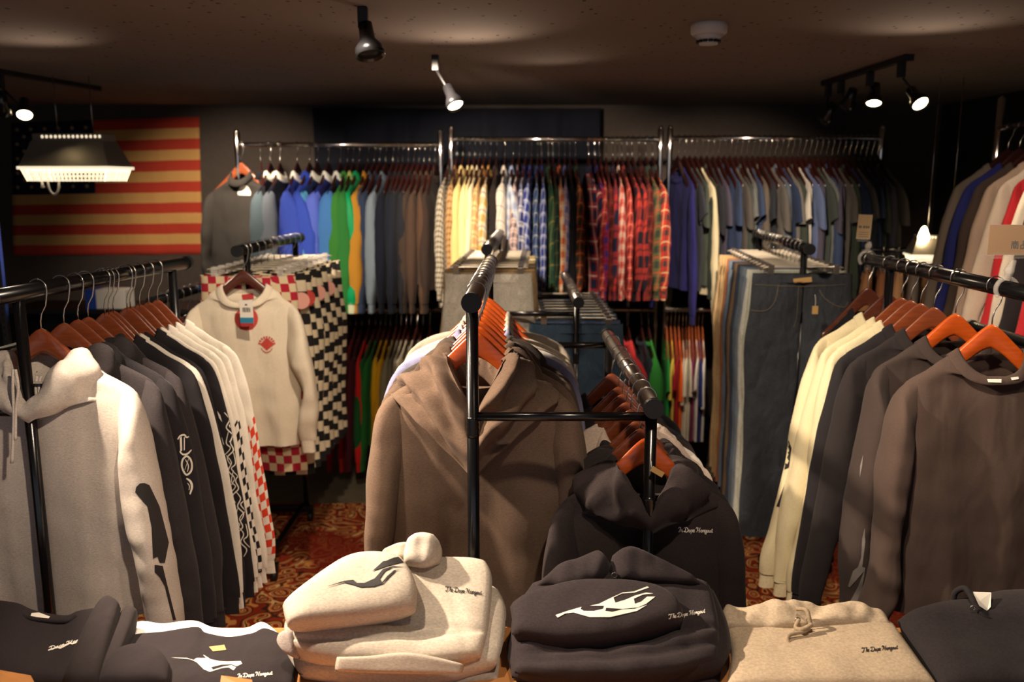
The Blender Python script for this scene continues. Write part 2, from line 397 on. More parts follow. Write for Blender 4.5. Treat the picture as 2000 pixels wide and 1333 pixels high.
def garment_meshes(style, seed, res=1.0, var=None):
    key = (style, seed, res, str(var))
    if key in MESH: return MESH[key]
    p = dict(STY[style]); p.update(var or {}); rn = random.Random(seed * 31 + 5)
    sw, nw, cw, L, hd = p['sw'], p['nw'], p['cw'], p['L'], p['hd']; zn = p.get('zn', ZN); zs = zn - p['slope']
    am = p.get('amp', .026)
    tp = p.get('tophd', 1)
    def B(w, z, h, dip=0, yc=0): return (-w, z, w, z, h, yc, dip)
    fl = p.get('flare', 1)
    rows = [B(p['hem'], -L, hd * 1.0 * fl), B(p['hem'], -.66, hd * 1.05 * (.3 + .7 * fl)), B(cw, -.52, hd * 1.1), B(cw - .008, -.42, hd), B(sw + .015, -.33, hd * .85), B(sw + .006, zs - .03, hd * .7 * (.4 + .6 * tp)),
            B(sw - .012, zs + .002, hd * .55 * tp), B(sw * .72, zs + .032, hd * .62 * tp, p['neck'] * .12), B(nw * 1.35, zn - .022, hd * .85 * tp, p['neck'] * .5), B(nw, zn, hd * tp, p['neck'])]
    nu = int(48 * res); out = {}
    b = ringloft(rows, nu=nu, n=int(46 * res), seed=seed * 1.37, amp=am, fx=p.get('fx', 11))
    out['body'] = b.mesh('body')
    if style == 'hoodie': out['hood'] = hood_mb(seed * 2.1 + .3, p.get('big', 1.15), p.get('dip', 1), 72, p.get('cowl', 0)).mesh('hood')
    else:
        out['collar'] = collar_mb(b.last, .018 if style in ('tee', 'longsleeve') else .032, .005 if style in ('tee', 'longsleeve') else .010, style in ('tee', 'longsleeve')).mesh('collar')
    sl, sp, sr = p['sl'], p['spread'], p['sr']
    for sgn in (-1, 1):
        kx = rn.uniform(-.012, .02); ky = rn.uniform(-.03, .012) + p.get('sy', -.012)
        if style == 'tee':
            so = [(sw - .03, zs + .008), (sw + .012, zs - .02), (sw + .05, zs - .085), (sp - .03, zs - .16), (sp - .018, -sl + .02)]
            si = [(sw - .045, -.40), (sw - .01, -.41), (sw + .0, -.425), (sw + .01, -.44), (sw + .02, -.455)]
            hds = [hd * .5, hd * .7, sr, sr, sr]
        else:
            z1 = lambda f: zs + (-sl - zs) * f
            xo = lambda f: sw + .036 + (sp - .012 - sw - .036) * f
            so = [(sw - .03, zs + .010), (sw + .004, zs - .012), (sw + .026, zs - .06), (xo(.28), z1(.28)), (xo(.5) + kx * .7, z1(.5)), (xo(.74) + kx, z1(.74)), (xo(.9) + .004, z1(.9)), (sp - .014, -sl)]
            wtop = .118
            si = [(sw - .05, -.40), (sw - .04, -.42), (sw - .03, -.45), (sw - .02, z1(.46)), (sw + .0 + kx, z1(.62)), (sp - .10 + kx, z1(.80)), (sp - .085, z1(.92)), (sp - .078, -sl)]
            hds = [hd * .5, hd * .75, sr * 1.05, sr * 1.15, sr * 1.1, sr, sr * .85, sr * .62]
        rows = []
        for i, ((ox, oz), (ix, iz)) in enumerate(zip(so, si)):
            t = i / (len(so) - 1); yc = ky * math.sin(min(1, t * 1.3) * PI * .6) * 1.6
            rows.append((sgn * ix, iz, sgn * ox, oz, hds[i], yc, 0) if sgn > 0 else (-ox, oz, -ix, iz, hds[i], yc, 0))
        m = ringloft(rows, nu=int(28 * res), n=int(40 * res), seed=seed * 2.3 + sgn, amp=.010, fx=9, fz=5, amp2=.006, f2=(8, 22), top=1.1)
        out['sleeve%+d' % sgn] = m.mesh('sleeve')
        if style != 'tee':
            ox, oz = so[-1]; ix, iz = si[-1]; h = .058; yc = rows[-1][5]
            cr_ = []
            for t, k in ((0, 1.02), (.12, .9), (.5, .86), (1, .84)):
                mx = (ox + ix) / 2 + .004 * t; hw = (ox - ix) / 2 * k
                cr_.append((sgn * mx - hw, -sl + .008 - h * t, sgn * mx + hw, -sl + .008 - h * t, sr * .62 * k, yc, 0))
            out['cuff%+d' % sgn] = ringloft(cr_, nu=int(24 * res), n=8, seed=seed, amp=.003, fx=60, fz=1, amp2=.001, top=1).mesh('cuff')
    MESH[key] = out; return out

def garment(style, loc, label, cat, group, color, seed=1, rz=0, res=1.0, mat='cotton', sleeve=None, sleeve_mat=None, collar=None, cuff=None, ky=1.0, var=None, name=None, hood=None, kx=1.0, cuffs=True):
    ms = garment_meshes(style, seed, res, var)
    r = E(name or {'longsleeve': 'long_sleeve_shirt', 'tee': 'tee_shirt'}.get(style, style), loc, label, cat, group, rz, (kx, ky, 1))
    parts = {}
    for k, me in ms.items():
        nm = k.rstrip('+-1')
        if nm == 'cuff' and not cuffs: continue
        c, m = color, mat
        if nm == 'sleeve': c = sleeve or color; m = sleeve_mat or mat
        if nm == 'collar': c = collar or color; m = mat if collar is None else 'rib'
        if nm == 'cuff': c = cuff or sleeve or color; m = 'rib' if style in ('hoodie', 'longsleeve') or cuff else (sleeve_mat or mat)
        if nm == 'hood': c = hood or color
        parts[k] = O(nm, me, m, r, c)
    r_parts[r.name] = parts
    return r
r_parts = {}

def pants_meshes(seed, res=1.0, L=1.02, w=.195, leg=.105, cut='jean'):
    key = ('pants', seed, res, L, w, leg)
    if key in MESH: return MESH[key]
    out = {}; zt = -.105
    for sgn in (-1, 1):
        A = lambda o, i, z, h: ((i, z, o, z, h, 0, 0) if sgn > 0 else (-o, z, -i, z, h, 0, 0))
        o2 = w * .5 + leg
        rows = [A(w * .5 + leg * .98, w * .5 - leg * .86 + .008, -L, .032), A(w * .5 + leg * .95, .006, -.8, .033), A(o2, .002, -.6, .036), A(w + .022, -.004, -.42, .04), A(w + .012, -.004, -.30, .036), A(w, -.006, -.16, .026), A(w * .985, -.006, zt, .018)]
        out['leg%+d' % sgn] = ringloft(rows, nu=int(32 * res), n=int(44 * res), seed=seed * 1.9 + sgn, amp=.011, fx=16, fz=1.6, amp2=.005, f2=(10, 20), top=.2).mesh('leg')
    wb = [(-w, zt - .034, w, zt - .034, .026, 0, 0), (-w, zt - .02, w, zt - .02, .024, 0, 0), (-w * .99, zt + .004, w * .99, zt + .004, .02, 0, .006)]
    out['waistband'] = ringloft(wb, nu=int(40 * res), n=6, seed=seed, amp=.004, fx=14, top=1).mesh('waistband')
    MESH[key] = out; return out

# ---- hangers
def hook_pts(h=.105, r=.021, bend=1):
    pts = [(0, 0, -h), (0, 0, -h + .03), (bend * .004, 0, -h * .55), (bend * .016, 0, -h * .36), (bend * .021, 0, -.012)]
    for k in range(0, 11):
        t = k / 10 * PI * 1.18; pts.append((bend * r * math.cos(t), 0, .003 + r * math.sin(t)))
    return pts
def wood_hanger_mb():
    mb = MB(); n = 32; vs = []; W = .172; prof = 10
    for i in range(n + 1):
        x = -W + 2 * W * i / n; a = abs(x) / W
        aa = math.sqrt(a * a + .05) - .2236; top = -.094 - .150 * (aa / .80) ** .78 if a > 0 else -.094
        h = .056 - .012 * a + .006 * math.exp(-(a * 6) ** 2)
        h = h if a < .93 else h * (1 - .25 * ((a - .93) / .07) ** 2)
        th = .0065 + .006 * a; yo = 0
        if i in (0, n): h *= .7; th *= .8
        for k in range(prof):
            t = 2 * PI * k / prof; c, s = math.cos(t), math.sin(t)
            vs.append((x, yo + th * math.copysign(abs(c) ** .6, c), top - h / 2 + h / 2 * math.copysign(abs(s) ** .6, s)))
    fs = [(i * prof + k, (i + 1) * prof + k, (i + 1) * prof + (k + 1) % prof, i * prof + (k + 1) % prof) for i in range(n) for k in range(prof)]
    fs += [tuple(range(prof)), tuple(range(n * prof + prof - 1, n * prof - 1, -1))]
    mb.add(vs, fs); return mb
def get(key, fn):
    if key not in MESH: MESH[key] = fn()
    return MESH[key]
def wood_hanger(loc, label, group, mat, rz=0, bend=1, rail_r=.02, hookmat='wire', ky=1, kx=1, kz=1):
    h = E('wooden_hanger', loc, label, 'hanger', group, rz)
    O('arm', get('wood', lambda: wood_hanger_mb().mesh('arm')), mat, h).scale = (kx, ky, kz)
    O('hook', get(('hook', bend, rail_r), lambda: MB().tube(hook_pts(.108, rail_r + .0025, bend), .0019, 6).mesh('hook')), hookmat, h)
    return h
def clip_hanger(loc, label, group, rz=0, w=.13, mat='pale_bar', clipm='smoke', drop=0):
    h = E('clip_hanger', loc, label, 'hanger', group, rz)
    O('hook', get(('chook', drop), lambda: MB().tube(hook_pts(.08 + drop, .0225), .0018, 6).mesh('hook')), 'wire', h)
    O('bar', get(('cbar', w, drop), lambda: MB().tube([(-w - .03, 0, -.082 - drop), (-w - .01, 0, -.078 - drop), (0, 0, -.078 - drop), (w + .01, 0, -.078 - drop), (w + .03, 0, -.082 - drop)], .0032, 8).mesh('bar')), mat, h)
    def clip():
        m = MB()
        for s in (-1, 1):
            m.add([(-.011, s * .010, .016), (.011, s * .010, .016), (.012, s * .006, -.03), (-.012, s * .006, -.03),
                   (-.011, s * .014, .016), (.011, s * .014, .016), (.012, s * .0085, -.03), (-.012, s * .0085, -.03)],
                  [(0, 1, 2, 3), (7, 6, 5, 4), (0, 4, 5, 1), (2, 6, 7, 3), (1, 5, 6, 2), (0, 3, 7, 4)])
        m.tube([(-.012, -.011, -.002), (-.012, -.011, .004), (.012, -.011, .004), (.012, -.011, -.002)], .0025, 6)
        m.tube([(-.010, 0, .006), (.010, 0, .006)], .007, 8)
        return m.mesh('clip', False)
    for s in (-1, 1):
        c = O('clip', get('clip', clip), clipm, h); c.location = (s * w, 0, -.085 - drop)
    return h

# ------------------------------------------------------------------ prints projected onto the cloth they are printed on
def tri_polys(polys, maxlen):
    bm = bmesh.new()
    for P in polys:
        vs = [bm.verts.new((p[0], p[1], 0)) for p in P]
        for a, b in zip(vs, vs[1:] + vs[:1]): bm.edges.new((a, b))
    bmesh.ops.triangle_fill(bm, use_beauty=True, use_dissolve=False, edges=bm.edges[:])
    for _ in range(4):
        es = [e for e in bm.edges if e.calc_length() > maxlen]
        if not es: break
        bmesh.ops.subdivide_edges(bm, edges=es, cuts=1)
        bmesh.ops.triangulate(bm, faces=bm.faces[:])
    v = [tuple(x.co) for x in bm.verts]; bm.verts.index_update(); f = [tuple(q.index for q in g.verts) for g in bm.faces]
    bm.free(); return v, f
def print_on(name, polys, targets, mat, parent, maxlen=9, off=.0016, label=None, strokes=None):
    """polys: outlines in photo pixels; each point is cast onto the real surface of the targets."""
    bpy.context.view_layer.update()
    V, Fc = [], []
    for t in targets:
        o = len(V); mw = t.matrix_world
        V += [mw @ v.co for v in t.data.vertices]; Fc += [tuple(i + o for i in p.vertices) for p in t.data.polygons]
    bvh = BVHTree.FromPolygons(V, Fc)
    mb = MB(); inv = parent.matrix_world.inverted(); cam0 = Vector((0, 0, CH))
    items = [tri_polys([P] if not isinstance(P[0][0], (tuple, list)) else list(P), maxlen) for P in polys]
    for v, f in items:
        co = []
        for x, y, _ in v:
            d = ray(x, y).normalized(); h = bvh.ray_cast(cam0, d)
            co.append(inv @ (h[0] - d * off) if h[0] is not None else None)
        keep = [g for g in f if all(co[i] is not None for i in g) and max((co[g[0]] - co[g[1]]).length, (co[g[1]] - co[g[2]]).length, (co[g[2]] - co[g[0]]).length) < .06]
        mb.add([c if c is not None else (0, 0, 0) for c in co], keep)
    if not mb.f: return None
    me = mb.mesh(name); bm = bmesh.new(); bm.from_mesh(me)
    bmesh.ops.delete(bm, geom=[x for x in bm.verts if not x.link_faces], context='VERTS')
    bmesh.ops.recalc_face_normals(bm, faces=bm.faces[:]); bm.to_mesh(me); bm.free()
    o = O(name, me, mat, parent)
    if label: o['label'] = label
    return o
def first_hit(roots, px, py):
    best = None; bpy.context.view_layer.update(); d = ray(px, py).normalized(); c0 = Vector((0, 0, CH))
    for r in roots:
        for t in r_parts[r.name].values():
            mi = t.matrix_world.inverted(); o = mi @ c0; dd = (mi.to_3x3() @ d)
            ok, loc, *_ = t.ray_cast(o, dd.normalized())
            if ok:
                k = (t.matrix_world @ loc - c0).length
                if best is None or k < best[0]: best = (k, r)
    return best[1] if best else roots[0]
def ribbon(pts, w, n=5, taper=True):
    P = catmull([tuple(p) for p in pts], n) if len(pts) > 2 else [tuple(p) for p in pts]; L, R = [], []; k = len(P)
    for i, p in enumerate(P):
        a, b = P[max(i - 1, 0)], P[min(i + 1, k - 1)]; dx, dy = b[0] - a[0], b[1] - a[1]; l = math.hypot(dx, dy) or 1
        ww = w * ((.55 + .45 * math.sin(PI * i / (k - 1))) if taper else 1) / 2
        L.append((p[0] - dy / l * ww, p[1] + dx / l * ww)); R.append((p[0] + dy / l * ww, p[1] - dx / l * ww))
    return L, R
def stroke_quads(pts, w, n=4, taper=True):
    L, R = ribbon(pts, w, n, taper)
    return [[L[i], L[i + 1], R[i + 1], R[i]] for i in range(len(L) - 1)]
# lettering strokes, x right, y down, cap height 1
GL = {
 'T': [[(.0, .25), (.1, .02), (.5, .1), (.95, -.02)], [(.6, .08), (.5, .5), (.35, .92), (.1, .98), (.08, .8)]],
 'D': [[(.35, .1), (.3, .6), (.15, .95), (0, .85), (.15, .8), (.5, 1), (.85, .75), (.85, .3), (.5, .02), (.05, .12), (.0, .3)]],
 'H': [[(.0, .3), (.1, .05), (.35, .1), (.3, .55), (.12, .98)], [(.9, 0), (.72, .5), (.65, .95), (.8, .95)], [(.2, .58), (.75, .5)], [(.35,.1),(.6,.12)]],
 'I': [[(.0, .3), (.2, .05), (.5, .1), (.35, .55), (.2, .98), (.0, .85)]],
 'h': [[(.1, .95), (.25, .4), (.35, .05), (.25, .1), (.15, .9)], [(.16, .75), (.35, .5), (.42, .62), (.38, .95), (.5, .9)]],
 'e': [[(.0, .8), (.3, .7), (.3, .5), (.1, .55), (.05, .85), (.25, .98), (.45, .85)]],
 'o': [[(.25, .5), (.05, .65), (.1, .95), (.3, .9), (.35, .6), (.22, .5), (.45, .6)]],
 'p': [[(.12, .5), (.05, 1.35)], [(.1, .65), (.3, .48), (.4, .7), (.25, .95), (.1, .88), (.45, .9)]],
 'a': [[(.38, .55), (.2, .48), (.05, .75), (.15, .97), (.34, .8), (.38, .52), (.36, .9), (.5, .92)]],
 'n': [[(.06, .5), (.05, .97), (.1, .7), (.28, .48), (.36, .62), (.33, .95), (.48, .9)]],
 'g': [[(.36, .55), (.18, .48), (.05, .72), (.15, .95), (.34, .8), (.38, .5), (.32, 1.25), (.08, 1.3), (.1, 1.1), (.45, .9)]],
 'u': [[(.06, .5), (.04, .85), (.18, .97), (.34, .8), (.36, .5), (.35, .9), (.48, .92)]],
 't': [[(.25, .2), (.14, .8), (.22, .97), (.4, .85)], [(.05, .45), (.38, .42)]],
}
ADV = {'T': .85, 'D': 1.0, 'H': .95, 'I': .5, ' ': .25}
def script_text(s, x0, y0, x1, y1, h, w=1.5):
    tot = sum(ADV.get(c, .46) for c in s); out = []; x = 0; k = math.hypot(x1 - x0, y1 - y0) / tot
    ux, uy = (x1 - x0) / math.hypot(x1 - x0, y1 - y0), (y1 - y0) / math.hypot(x1 - x0, y1 - y0)
    for c in s:
        for st in GL.get(c, []):
            pts = []
            for a, b in st:
                X = (x + a) * k; Y = (b - 1) * h
                pts.append((x0 + X * ux - Y * uy * 0, y0 + X * uy + Y))
            out += stroke_quads(pts, w, 3)
        x += ADV.get(c, .46)
    return out

# ------------------------------------------------------------------ soft slabs (folded clothes) spanning four boundary curves
def resample(pts, n):
    P = catmull([tuple(p) for p in pts], 8) if len(pts) > 2 else [tuple(p) for p in pts]
    L = [0]
    for a, b in zip(P, P[1:]): L.append(L[-1] + math.dist(a, b))
    out = []; j = 0
    for i in range(n + 1):
        t = L[-1] * i / n
        while j < len(L) - 2 and L[j + 1] < t: j += 1
        f = (t - L[j]) / ((L[j + 1] - L[j]) or 1); out.append(Vector([a + (b - a) * f for a, b in zip(P[j], P[j + 1])]))
    return out
def slab(bottom, right, top, left, th, puff=.5, seed=0, amp=.006, freq=9, n=40, m=30, ex=.38, und=1.0, off=(0, 0, 0), creases=()):
    """bottom/top run left to right, left/right run top to bottom; points (px,py,depth) of the upper face's outline."""
    cv = lambda c: [at(*p) + Vector(off) for p in c]
    Bt, Rt, Tp, Lf = resample(cv(bottom), n), resample(cv(right), m), resample(cv(top), n), resample(cv(left), m)
    grid = []
    for j in range(m + 1):
        v = j / m; row = []
        for i in range(n + 1):
            u = i / n
            p = Tp[i] * (1 - v) + Bt[i] * v + Lf[j] * (1 - u) + Rt[j] * u - (Tp[0] * (1 - u) * (1 - v) + Tp[n] * u * (1 - v) + Bt[0] * (1 - u) * v + Bt[n] * u * v)
            row.append(p)
        grid.append(row)
    up = (grid[0][n // 2] - grid[m][n // 2]).cross(grid[m // 2][0] - grid[m // 2][n]).normalized()
    if up.z < 0: up = -up
    vs = []
    for sgn in (1, -1):
        for j in range(m + 1):
            for i in range(n + 1):
                u, v = i / n * 2 - 1, j / m * 2 - 1
                e = max(0, 1 - abs(u) ** 5) ** ex * max(0, 1 - abs(v) ** 5) ** ex
                p = grid[j][i]
                w = amp * nz(p.x * freq, p.y * freq * 1.3, seed) + amp * .5 * nz(p.x * freq * 2.3 + 3, p.y * freq * 2.1, seed + 4)
                for (cu, cv_, du, dv, wd, dep) in creases:
                    q = (u - cu) * dv - (v - cv_) * du
                    w -= dep * math.exp(-(q / wd) ** 2)
                h = (th * puff * e + w * e) if sgn > 0 else -th * (1 - puff) * und * e
                q = p + up * (h - th * puff * .0)
                if sgn < 0: q = q + Vector((0, 0, -th * .2 * e))
                vs.append(q)
    k = (m + 1) * (n + 1); I = lambda s, j, i: s * k + j * (n + 1) + i; fs = []
    for j in range(m):
        for i in range(n):
            fs.append((I(0, j, i), I(0, j + 1, i), I(0, j + 1, i + 1), I(0, j, i + 1)))
            fs.append((I(1, j, i), I(1, j, i + 1), I(1, j + 1, i + 1), I(1, j + 1, i)))
    mb = MB(); mb.add(vs, fs)
    me = mb.mesh('slab'); bm = bmesh.new(); bm.from_mesh(me)
    bmesh.ops.remove_doubles(bm, verts=bm.verts[:], dist=.0004); bm.to_mesh(me); bm.free()
    for p in me.polygons: p.use_smooth = True
    return me
def cord(name, pts, r, mat, parent, color=None, n=8):
    P = catmull([tuple(p) for p in pts], n) if len(pts) > 2 else pts
    return O(name, MB().tube(P, r, 8), mat, parent, color)
ORD = ['first', 'second', 'third', 'fourth', 'fifth', 'sixth', 'seventh', 'eighth', 'ninth', 'tenth', 'eleventh', 'twelfth', 'thirteenth', 'fourteenth', 'fifteenth', 'sixteenth', 'seventeenth', 'eighteenth', 'nineteenth', 'twentieth']
ORD += ['twenty-' + o for o in ORD[:9]] + ['thirtieth'] + ['thirty-' + o for o in ORD[:9]] + ['fortieth'] + ['forty-' + o for o in ORD[:9]]
# ================================================================== THE ROOM
XL, XR, YB, YF, ZC = -3.5, 2.75, 5.74, -1.6, 2.15
struct('floor', MB().box(((XL + XR) / 2, (YB + YF) / 2, -.05), (XR - XL + .4, YB - YF + .4, .1)), 'concrete')
struct('ceiling', MB().box(((XL + XR) / 2, (YB + YF) / 2, ZC + .05), (XR - XL + .4, YB - YF + .4, .1)), 'ceiling')
struct('wall_back', MB().box(((XL + XR) / 2, YB + .05, ZC / 2), (XR - XL + .2, .1, ZC)), 'wall')
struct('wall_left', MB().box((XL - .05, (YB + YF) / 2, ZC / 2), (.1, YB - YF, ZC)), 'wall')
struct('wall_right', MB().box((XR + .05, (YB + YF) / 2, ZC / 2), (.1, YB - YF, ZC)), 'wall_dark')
struct('baseboard_back', MB().box(((XL + XR) / 2, YB - .01, .05), (XR - XL, .02, .1)), 'matte')
tag(O('rug', MB().box((0.1, 2.05, .006), (4.6, 4.54, .012)), 'rug', smooth=False), 'red and gold patterned oriental carpet under the clothes racks', 'carpet')

# ================================================================== RACKS
def rack(name, label, rails, cross, feet=True, mat='black', railmat=None, cap=True):
    """rails: list of (p0, p1, post depths); posts drop from each rail to a foot with casters."""
    c = sum((Vector(r[0]) + Vector(r[1]) for r in rails), Vector()) / (2 * len(rails)); c.z = 0
    root = E(name, c, label, 'clothes rack')
    for (p0, p1, posts) in rails:
        p0, p1 = Vector(p0) - c, Vector(p1) - c; d = (p1 - p0).normalized()
        O('rail', MB().tube([p0, p1], .02, 20), railmat or mat, root)
        if cap:
            for q, s in ((p0, -1), (p1, 1)): O('end_cap', MB().tube([q - d * .004 * s, q + d * s * .012], .0222, 24), 'matte', root, smooth=False)
        for py in posts:
            t = (py - c.y - p0.y) / (p1.y - p0.y); q = p0 + (p1 - p0) * t
            O('post', MB().tube([(q.x, q.y, .06), (q.x, q.y, q.z - .012)], .0135, 16), mat, root)
            zc = q.z * .80
            O('height_lock', MB().tube([(q.x, q.y, zc + .006 * k) for k in range(-4, 5)], [.0138, .0152] * 4 + [.0138], 14), mat, root)
    for (a, b, r) in cross:
        O('cross_bar', MB().tube([Vector(a) - c, Vector(b) - c], r, 12), mat, root)
    if feet:
        ys = sorted({y for r in rails for y in r[2]})
        xs = [(r[0][0] + r[1][0]) / 2 - c.x for r in rails]; x0, x1 = min(xs) - (.16 if len(rails) == 1 else .05), max(xs) + (.16 if len(rails) == 1 else .05)
        for y in ys:
            O('foot', MB().box(((x0 + x1) / 2, y - c.y, .075), (x1 - x0, .03, .03)), mat, root, smooth=False, bevel=.004)
            for x in (x0 + .02, x1 - .02):
                w = O('caster', MB().tube([(x - .011, y - c.y, .036), (x + .011, y - c.y, .036)], .024, 14), 'matte', root)
                O('stem', MB().tube([(x, y - c.y, .036), (x, y - c.y, .066)], .008, 8), 'wire', w)
        for x in ({x0 + .05, x1 - .05} if len(rails) > 1 else {0}):
            O('base_bar', MB().box((x, (ys[0] + ys[-1]) / 2 - c.y, .095), (.025, ys[-1] - ys[0], .02)), mat, root, smooth=False)
    return root

RL = ((-1.165, 1.93, 1.4), (-1.057, 2.82, 1.4)); RL2 = ((-1.53, 1.95, 1.17), (-1.43, 2.82, 1.17))
RA1 = ((-.087, 1.86, 1.4), (-.070, 2.86, 1.4)); RA2 = ((.309, 1.85, 1.168), (.310, 2.78, 1.168))
RB1 = ((-.098, 3.41, 1.4), (-.062, 4.52, 1.4)); RB2 = ((.257, 3.34, 1.2), (.265, 4.36, 1.2))
RC1 = ((-1.045, 3.32, 1.4), (-1.009, 4.16, 1.4)); RC2 = ((-1.40, 3.36, 1.2), (-1.36, 4.16, 1.2))
RJ = ((1.165, 3.42, 1.4), (1.262, 4.52, 1.4))
RR = ((1.197, 1.75, 1.4), (1.212, 2.99, 1.4)); RR2 = ((1.56, 1.75, 1.17), (1.58, 2.95, 1.17))
def X(r, y): t = (y - r[0][1]) / (r[1][1] - r[0][1]); return r[0][0] + (r[1][0] - r[0][0]) * t
def onrail(r, y): return Vector((X(r, y), y, r[0][2]))
def rail_px(r, px):
    best = None
    for i in range(801):
        y = r[0][1] - .2 + (r[1][1] - r[0][1] + .4) * i / 800; p = onrail(r, y); e = abs(proj(p)[0] - px)
        if best is None or e < best[0]: best = (e, p)
    return best[1]
rack('garment_rack', 'black two-rail clothes rack of grey and black hoodies at far left', [(*RL, (2.02, 2.73)), (*RL2, (2.02, 2.73))], [((X(RL, 2.02), 2.02, 1.115), (X(RL2, 2.02), 2.02, 1.115), .012), ((X(RL, 2.73), 2.73, 1.115), (X(RL2, 2.73), 2.73, 1.115), .012)])
rack('garment_rack', 'two-rail clothes rack of brown and charcoal hoodies in the middle', [(*RA1, (1.87, 2.74)), (*RA2, (1.87, 2.74))], [((X(RA1, 1.87), 1.87, 1.143), (X(RA2, 1.87), 1.87, 1.143), .0105), ((X(RA1, 2.74), 2.74, 1.143), (X(RA2, 2.74), 2.74, 1.143), .0105)], railmat='gunmetal')
rack('garment_rack', 'two-rail clothes rack of khaki trousers and jeans behind the brown hoodies', [(*RB1, (3.47, 4.4)), (*RB2, (3.45, 4.3))], [((X(RB1, 3.45), 3.45, 1.14), (X(RB2, 3.45), 3.45, 1.14), .0105), ((X(RB1, 3.9), 3.9, 1.15), (X(RB2, 3.9), 3.9, 1.15), .0105)], railmat='gunmetal')
rack('garment_rack', 'black clothes rack of checkered trousers in front of the flag wall', [(*RC1, (3.42, 4.08)), (*RC2, (3.42, 4.08))], [((X(RC1, 3.42), 3.42, 1.1), (X(RC2, 3.42), 3.42, 1.1), .0105)])
rack('garment_rack', 'black clothes rack of jeans right of the middle', [(*RJ, (3.5, 4.42))], [])
rack('garment_rack', 'black clothes rack of white and dark shirts at far right', [(*RR, (1.85, 2.78)), (*RR2, (1.85, 2.78))], [((X(RR, 2.78), 2.78, 1.115), (X(RR2, 2.78), 2.78, 1.115), .0105)])

# chrome wall racks
YW = 4.85
def chrome_rack(label, pl, pr, ytop, yrail):
    a, b = at(pl, ytop, YW), at(pr, ytop, YW); zr = at((pl + pr) / 2, yrail, YW).z; zl = .957
    c = Vector(((a.x + b.x) / 2, YW, 0)); root = E('chrome_rack', c, label, 'clothes rack'); hw = (b.x - a.x) / 2
    for s in (-1, 1):
        O('post', MB().lathe((s * hw, 0, .03), [(.009, 0), (.011, .02), (.011, zr - .30), (.0125, zr - .24), (.0165, zr - .10), (.0165, a.z - .04), (.012, a.z - .03)], 16), 'chrome', root)
        O('finial', MB().lathe((s * hw, 0, a.z - .006), [(.013, 0), (.014, .006), (.009, .014), (0, .017)], 16), 'chrome', root)
        O('foot', MB().box((s * hw, 0, .02), (.05, .5, .04)), 'chrome', root, smooth=False, bevel=.005)
    for z, m in ((zr, 'chrome'), (zl, 'gunmetal')):
        O('rail', MB().tube([(-hw, 0, z), (hw, 0, z)], .0125, 14), m, root)
    return c.x - hw, c.x + hw, zr, zl
CL = chrome_rack('tall chrome double rack of jackets left of the flannel shirts', 462, 860, 257, 283)
CM = chrome_rack('tall chrome double rack of flannel shirts at the back wall', 881, 1291, 250, 272)
CR_ = chrome_rack('tall chrome double rack of grey work shirts at right of back wall', 1309, 1724, 249, 270)

# ================================================================== BACK ROW CLOTHES
def col_jit(c, k, rn): return tuple(max(4, min(250, v + rn.uniform(-k, k))) for v in c)
rn = random.Random(3)
HNG = {'l': 'left', 'm': 'middle', 'r': 'right'}
def row_item(i, px, z, style, desc, cat, color, where, group, rz, seed, gap=11, hmat='hanger_maroon', n_from='left', name=None, hook='chrome', **kw):
    p = at(px, 300, YW); loc = Vector((p.x, YW, z))
    place = f'{ORD[i]} from {n_from} on {where}'
    wood_hanger(loc, f'dark wooden hanger {place}', 'hangers on ' + where, hmat, rz, 1, .0125, hookmat=hook, ky=.8)
    v = dict(flare=1.5, amp=.05, tophd=.42, sy=round(rn.uniform(-.03, .015), 2))
    if style == 'tee': v['flare'] = 1.2; v['sl'] = .47 + round(rn.uniform(-.07, .06), 2)
    v['L'] = round(STY[style]['L'] + rn.uniform(-.07, .06), 2)
    v.update(kw.get('var') or {}); kw['var'] = v
    return garment(style, loc, f'{desc}, {place}', cat, group, color, seed=seed, rz=rz, res=.62, name=name, ky=max(.34, min(1.0, gap / 24)), **kw)

def fan(i, base, a=.05): return base + a * math.sin(i * .9) + a * .6 * math.sin(i * .37 + 1)
def gap_of(L, i):
    P = [q[0] for q in L]; return min(abs(P[i] - P[j]) for j in (i - 1, i + 1) if 0 <= j < len(P))
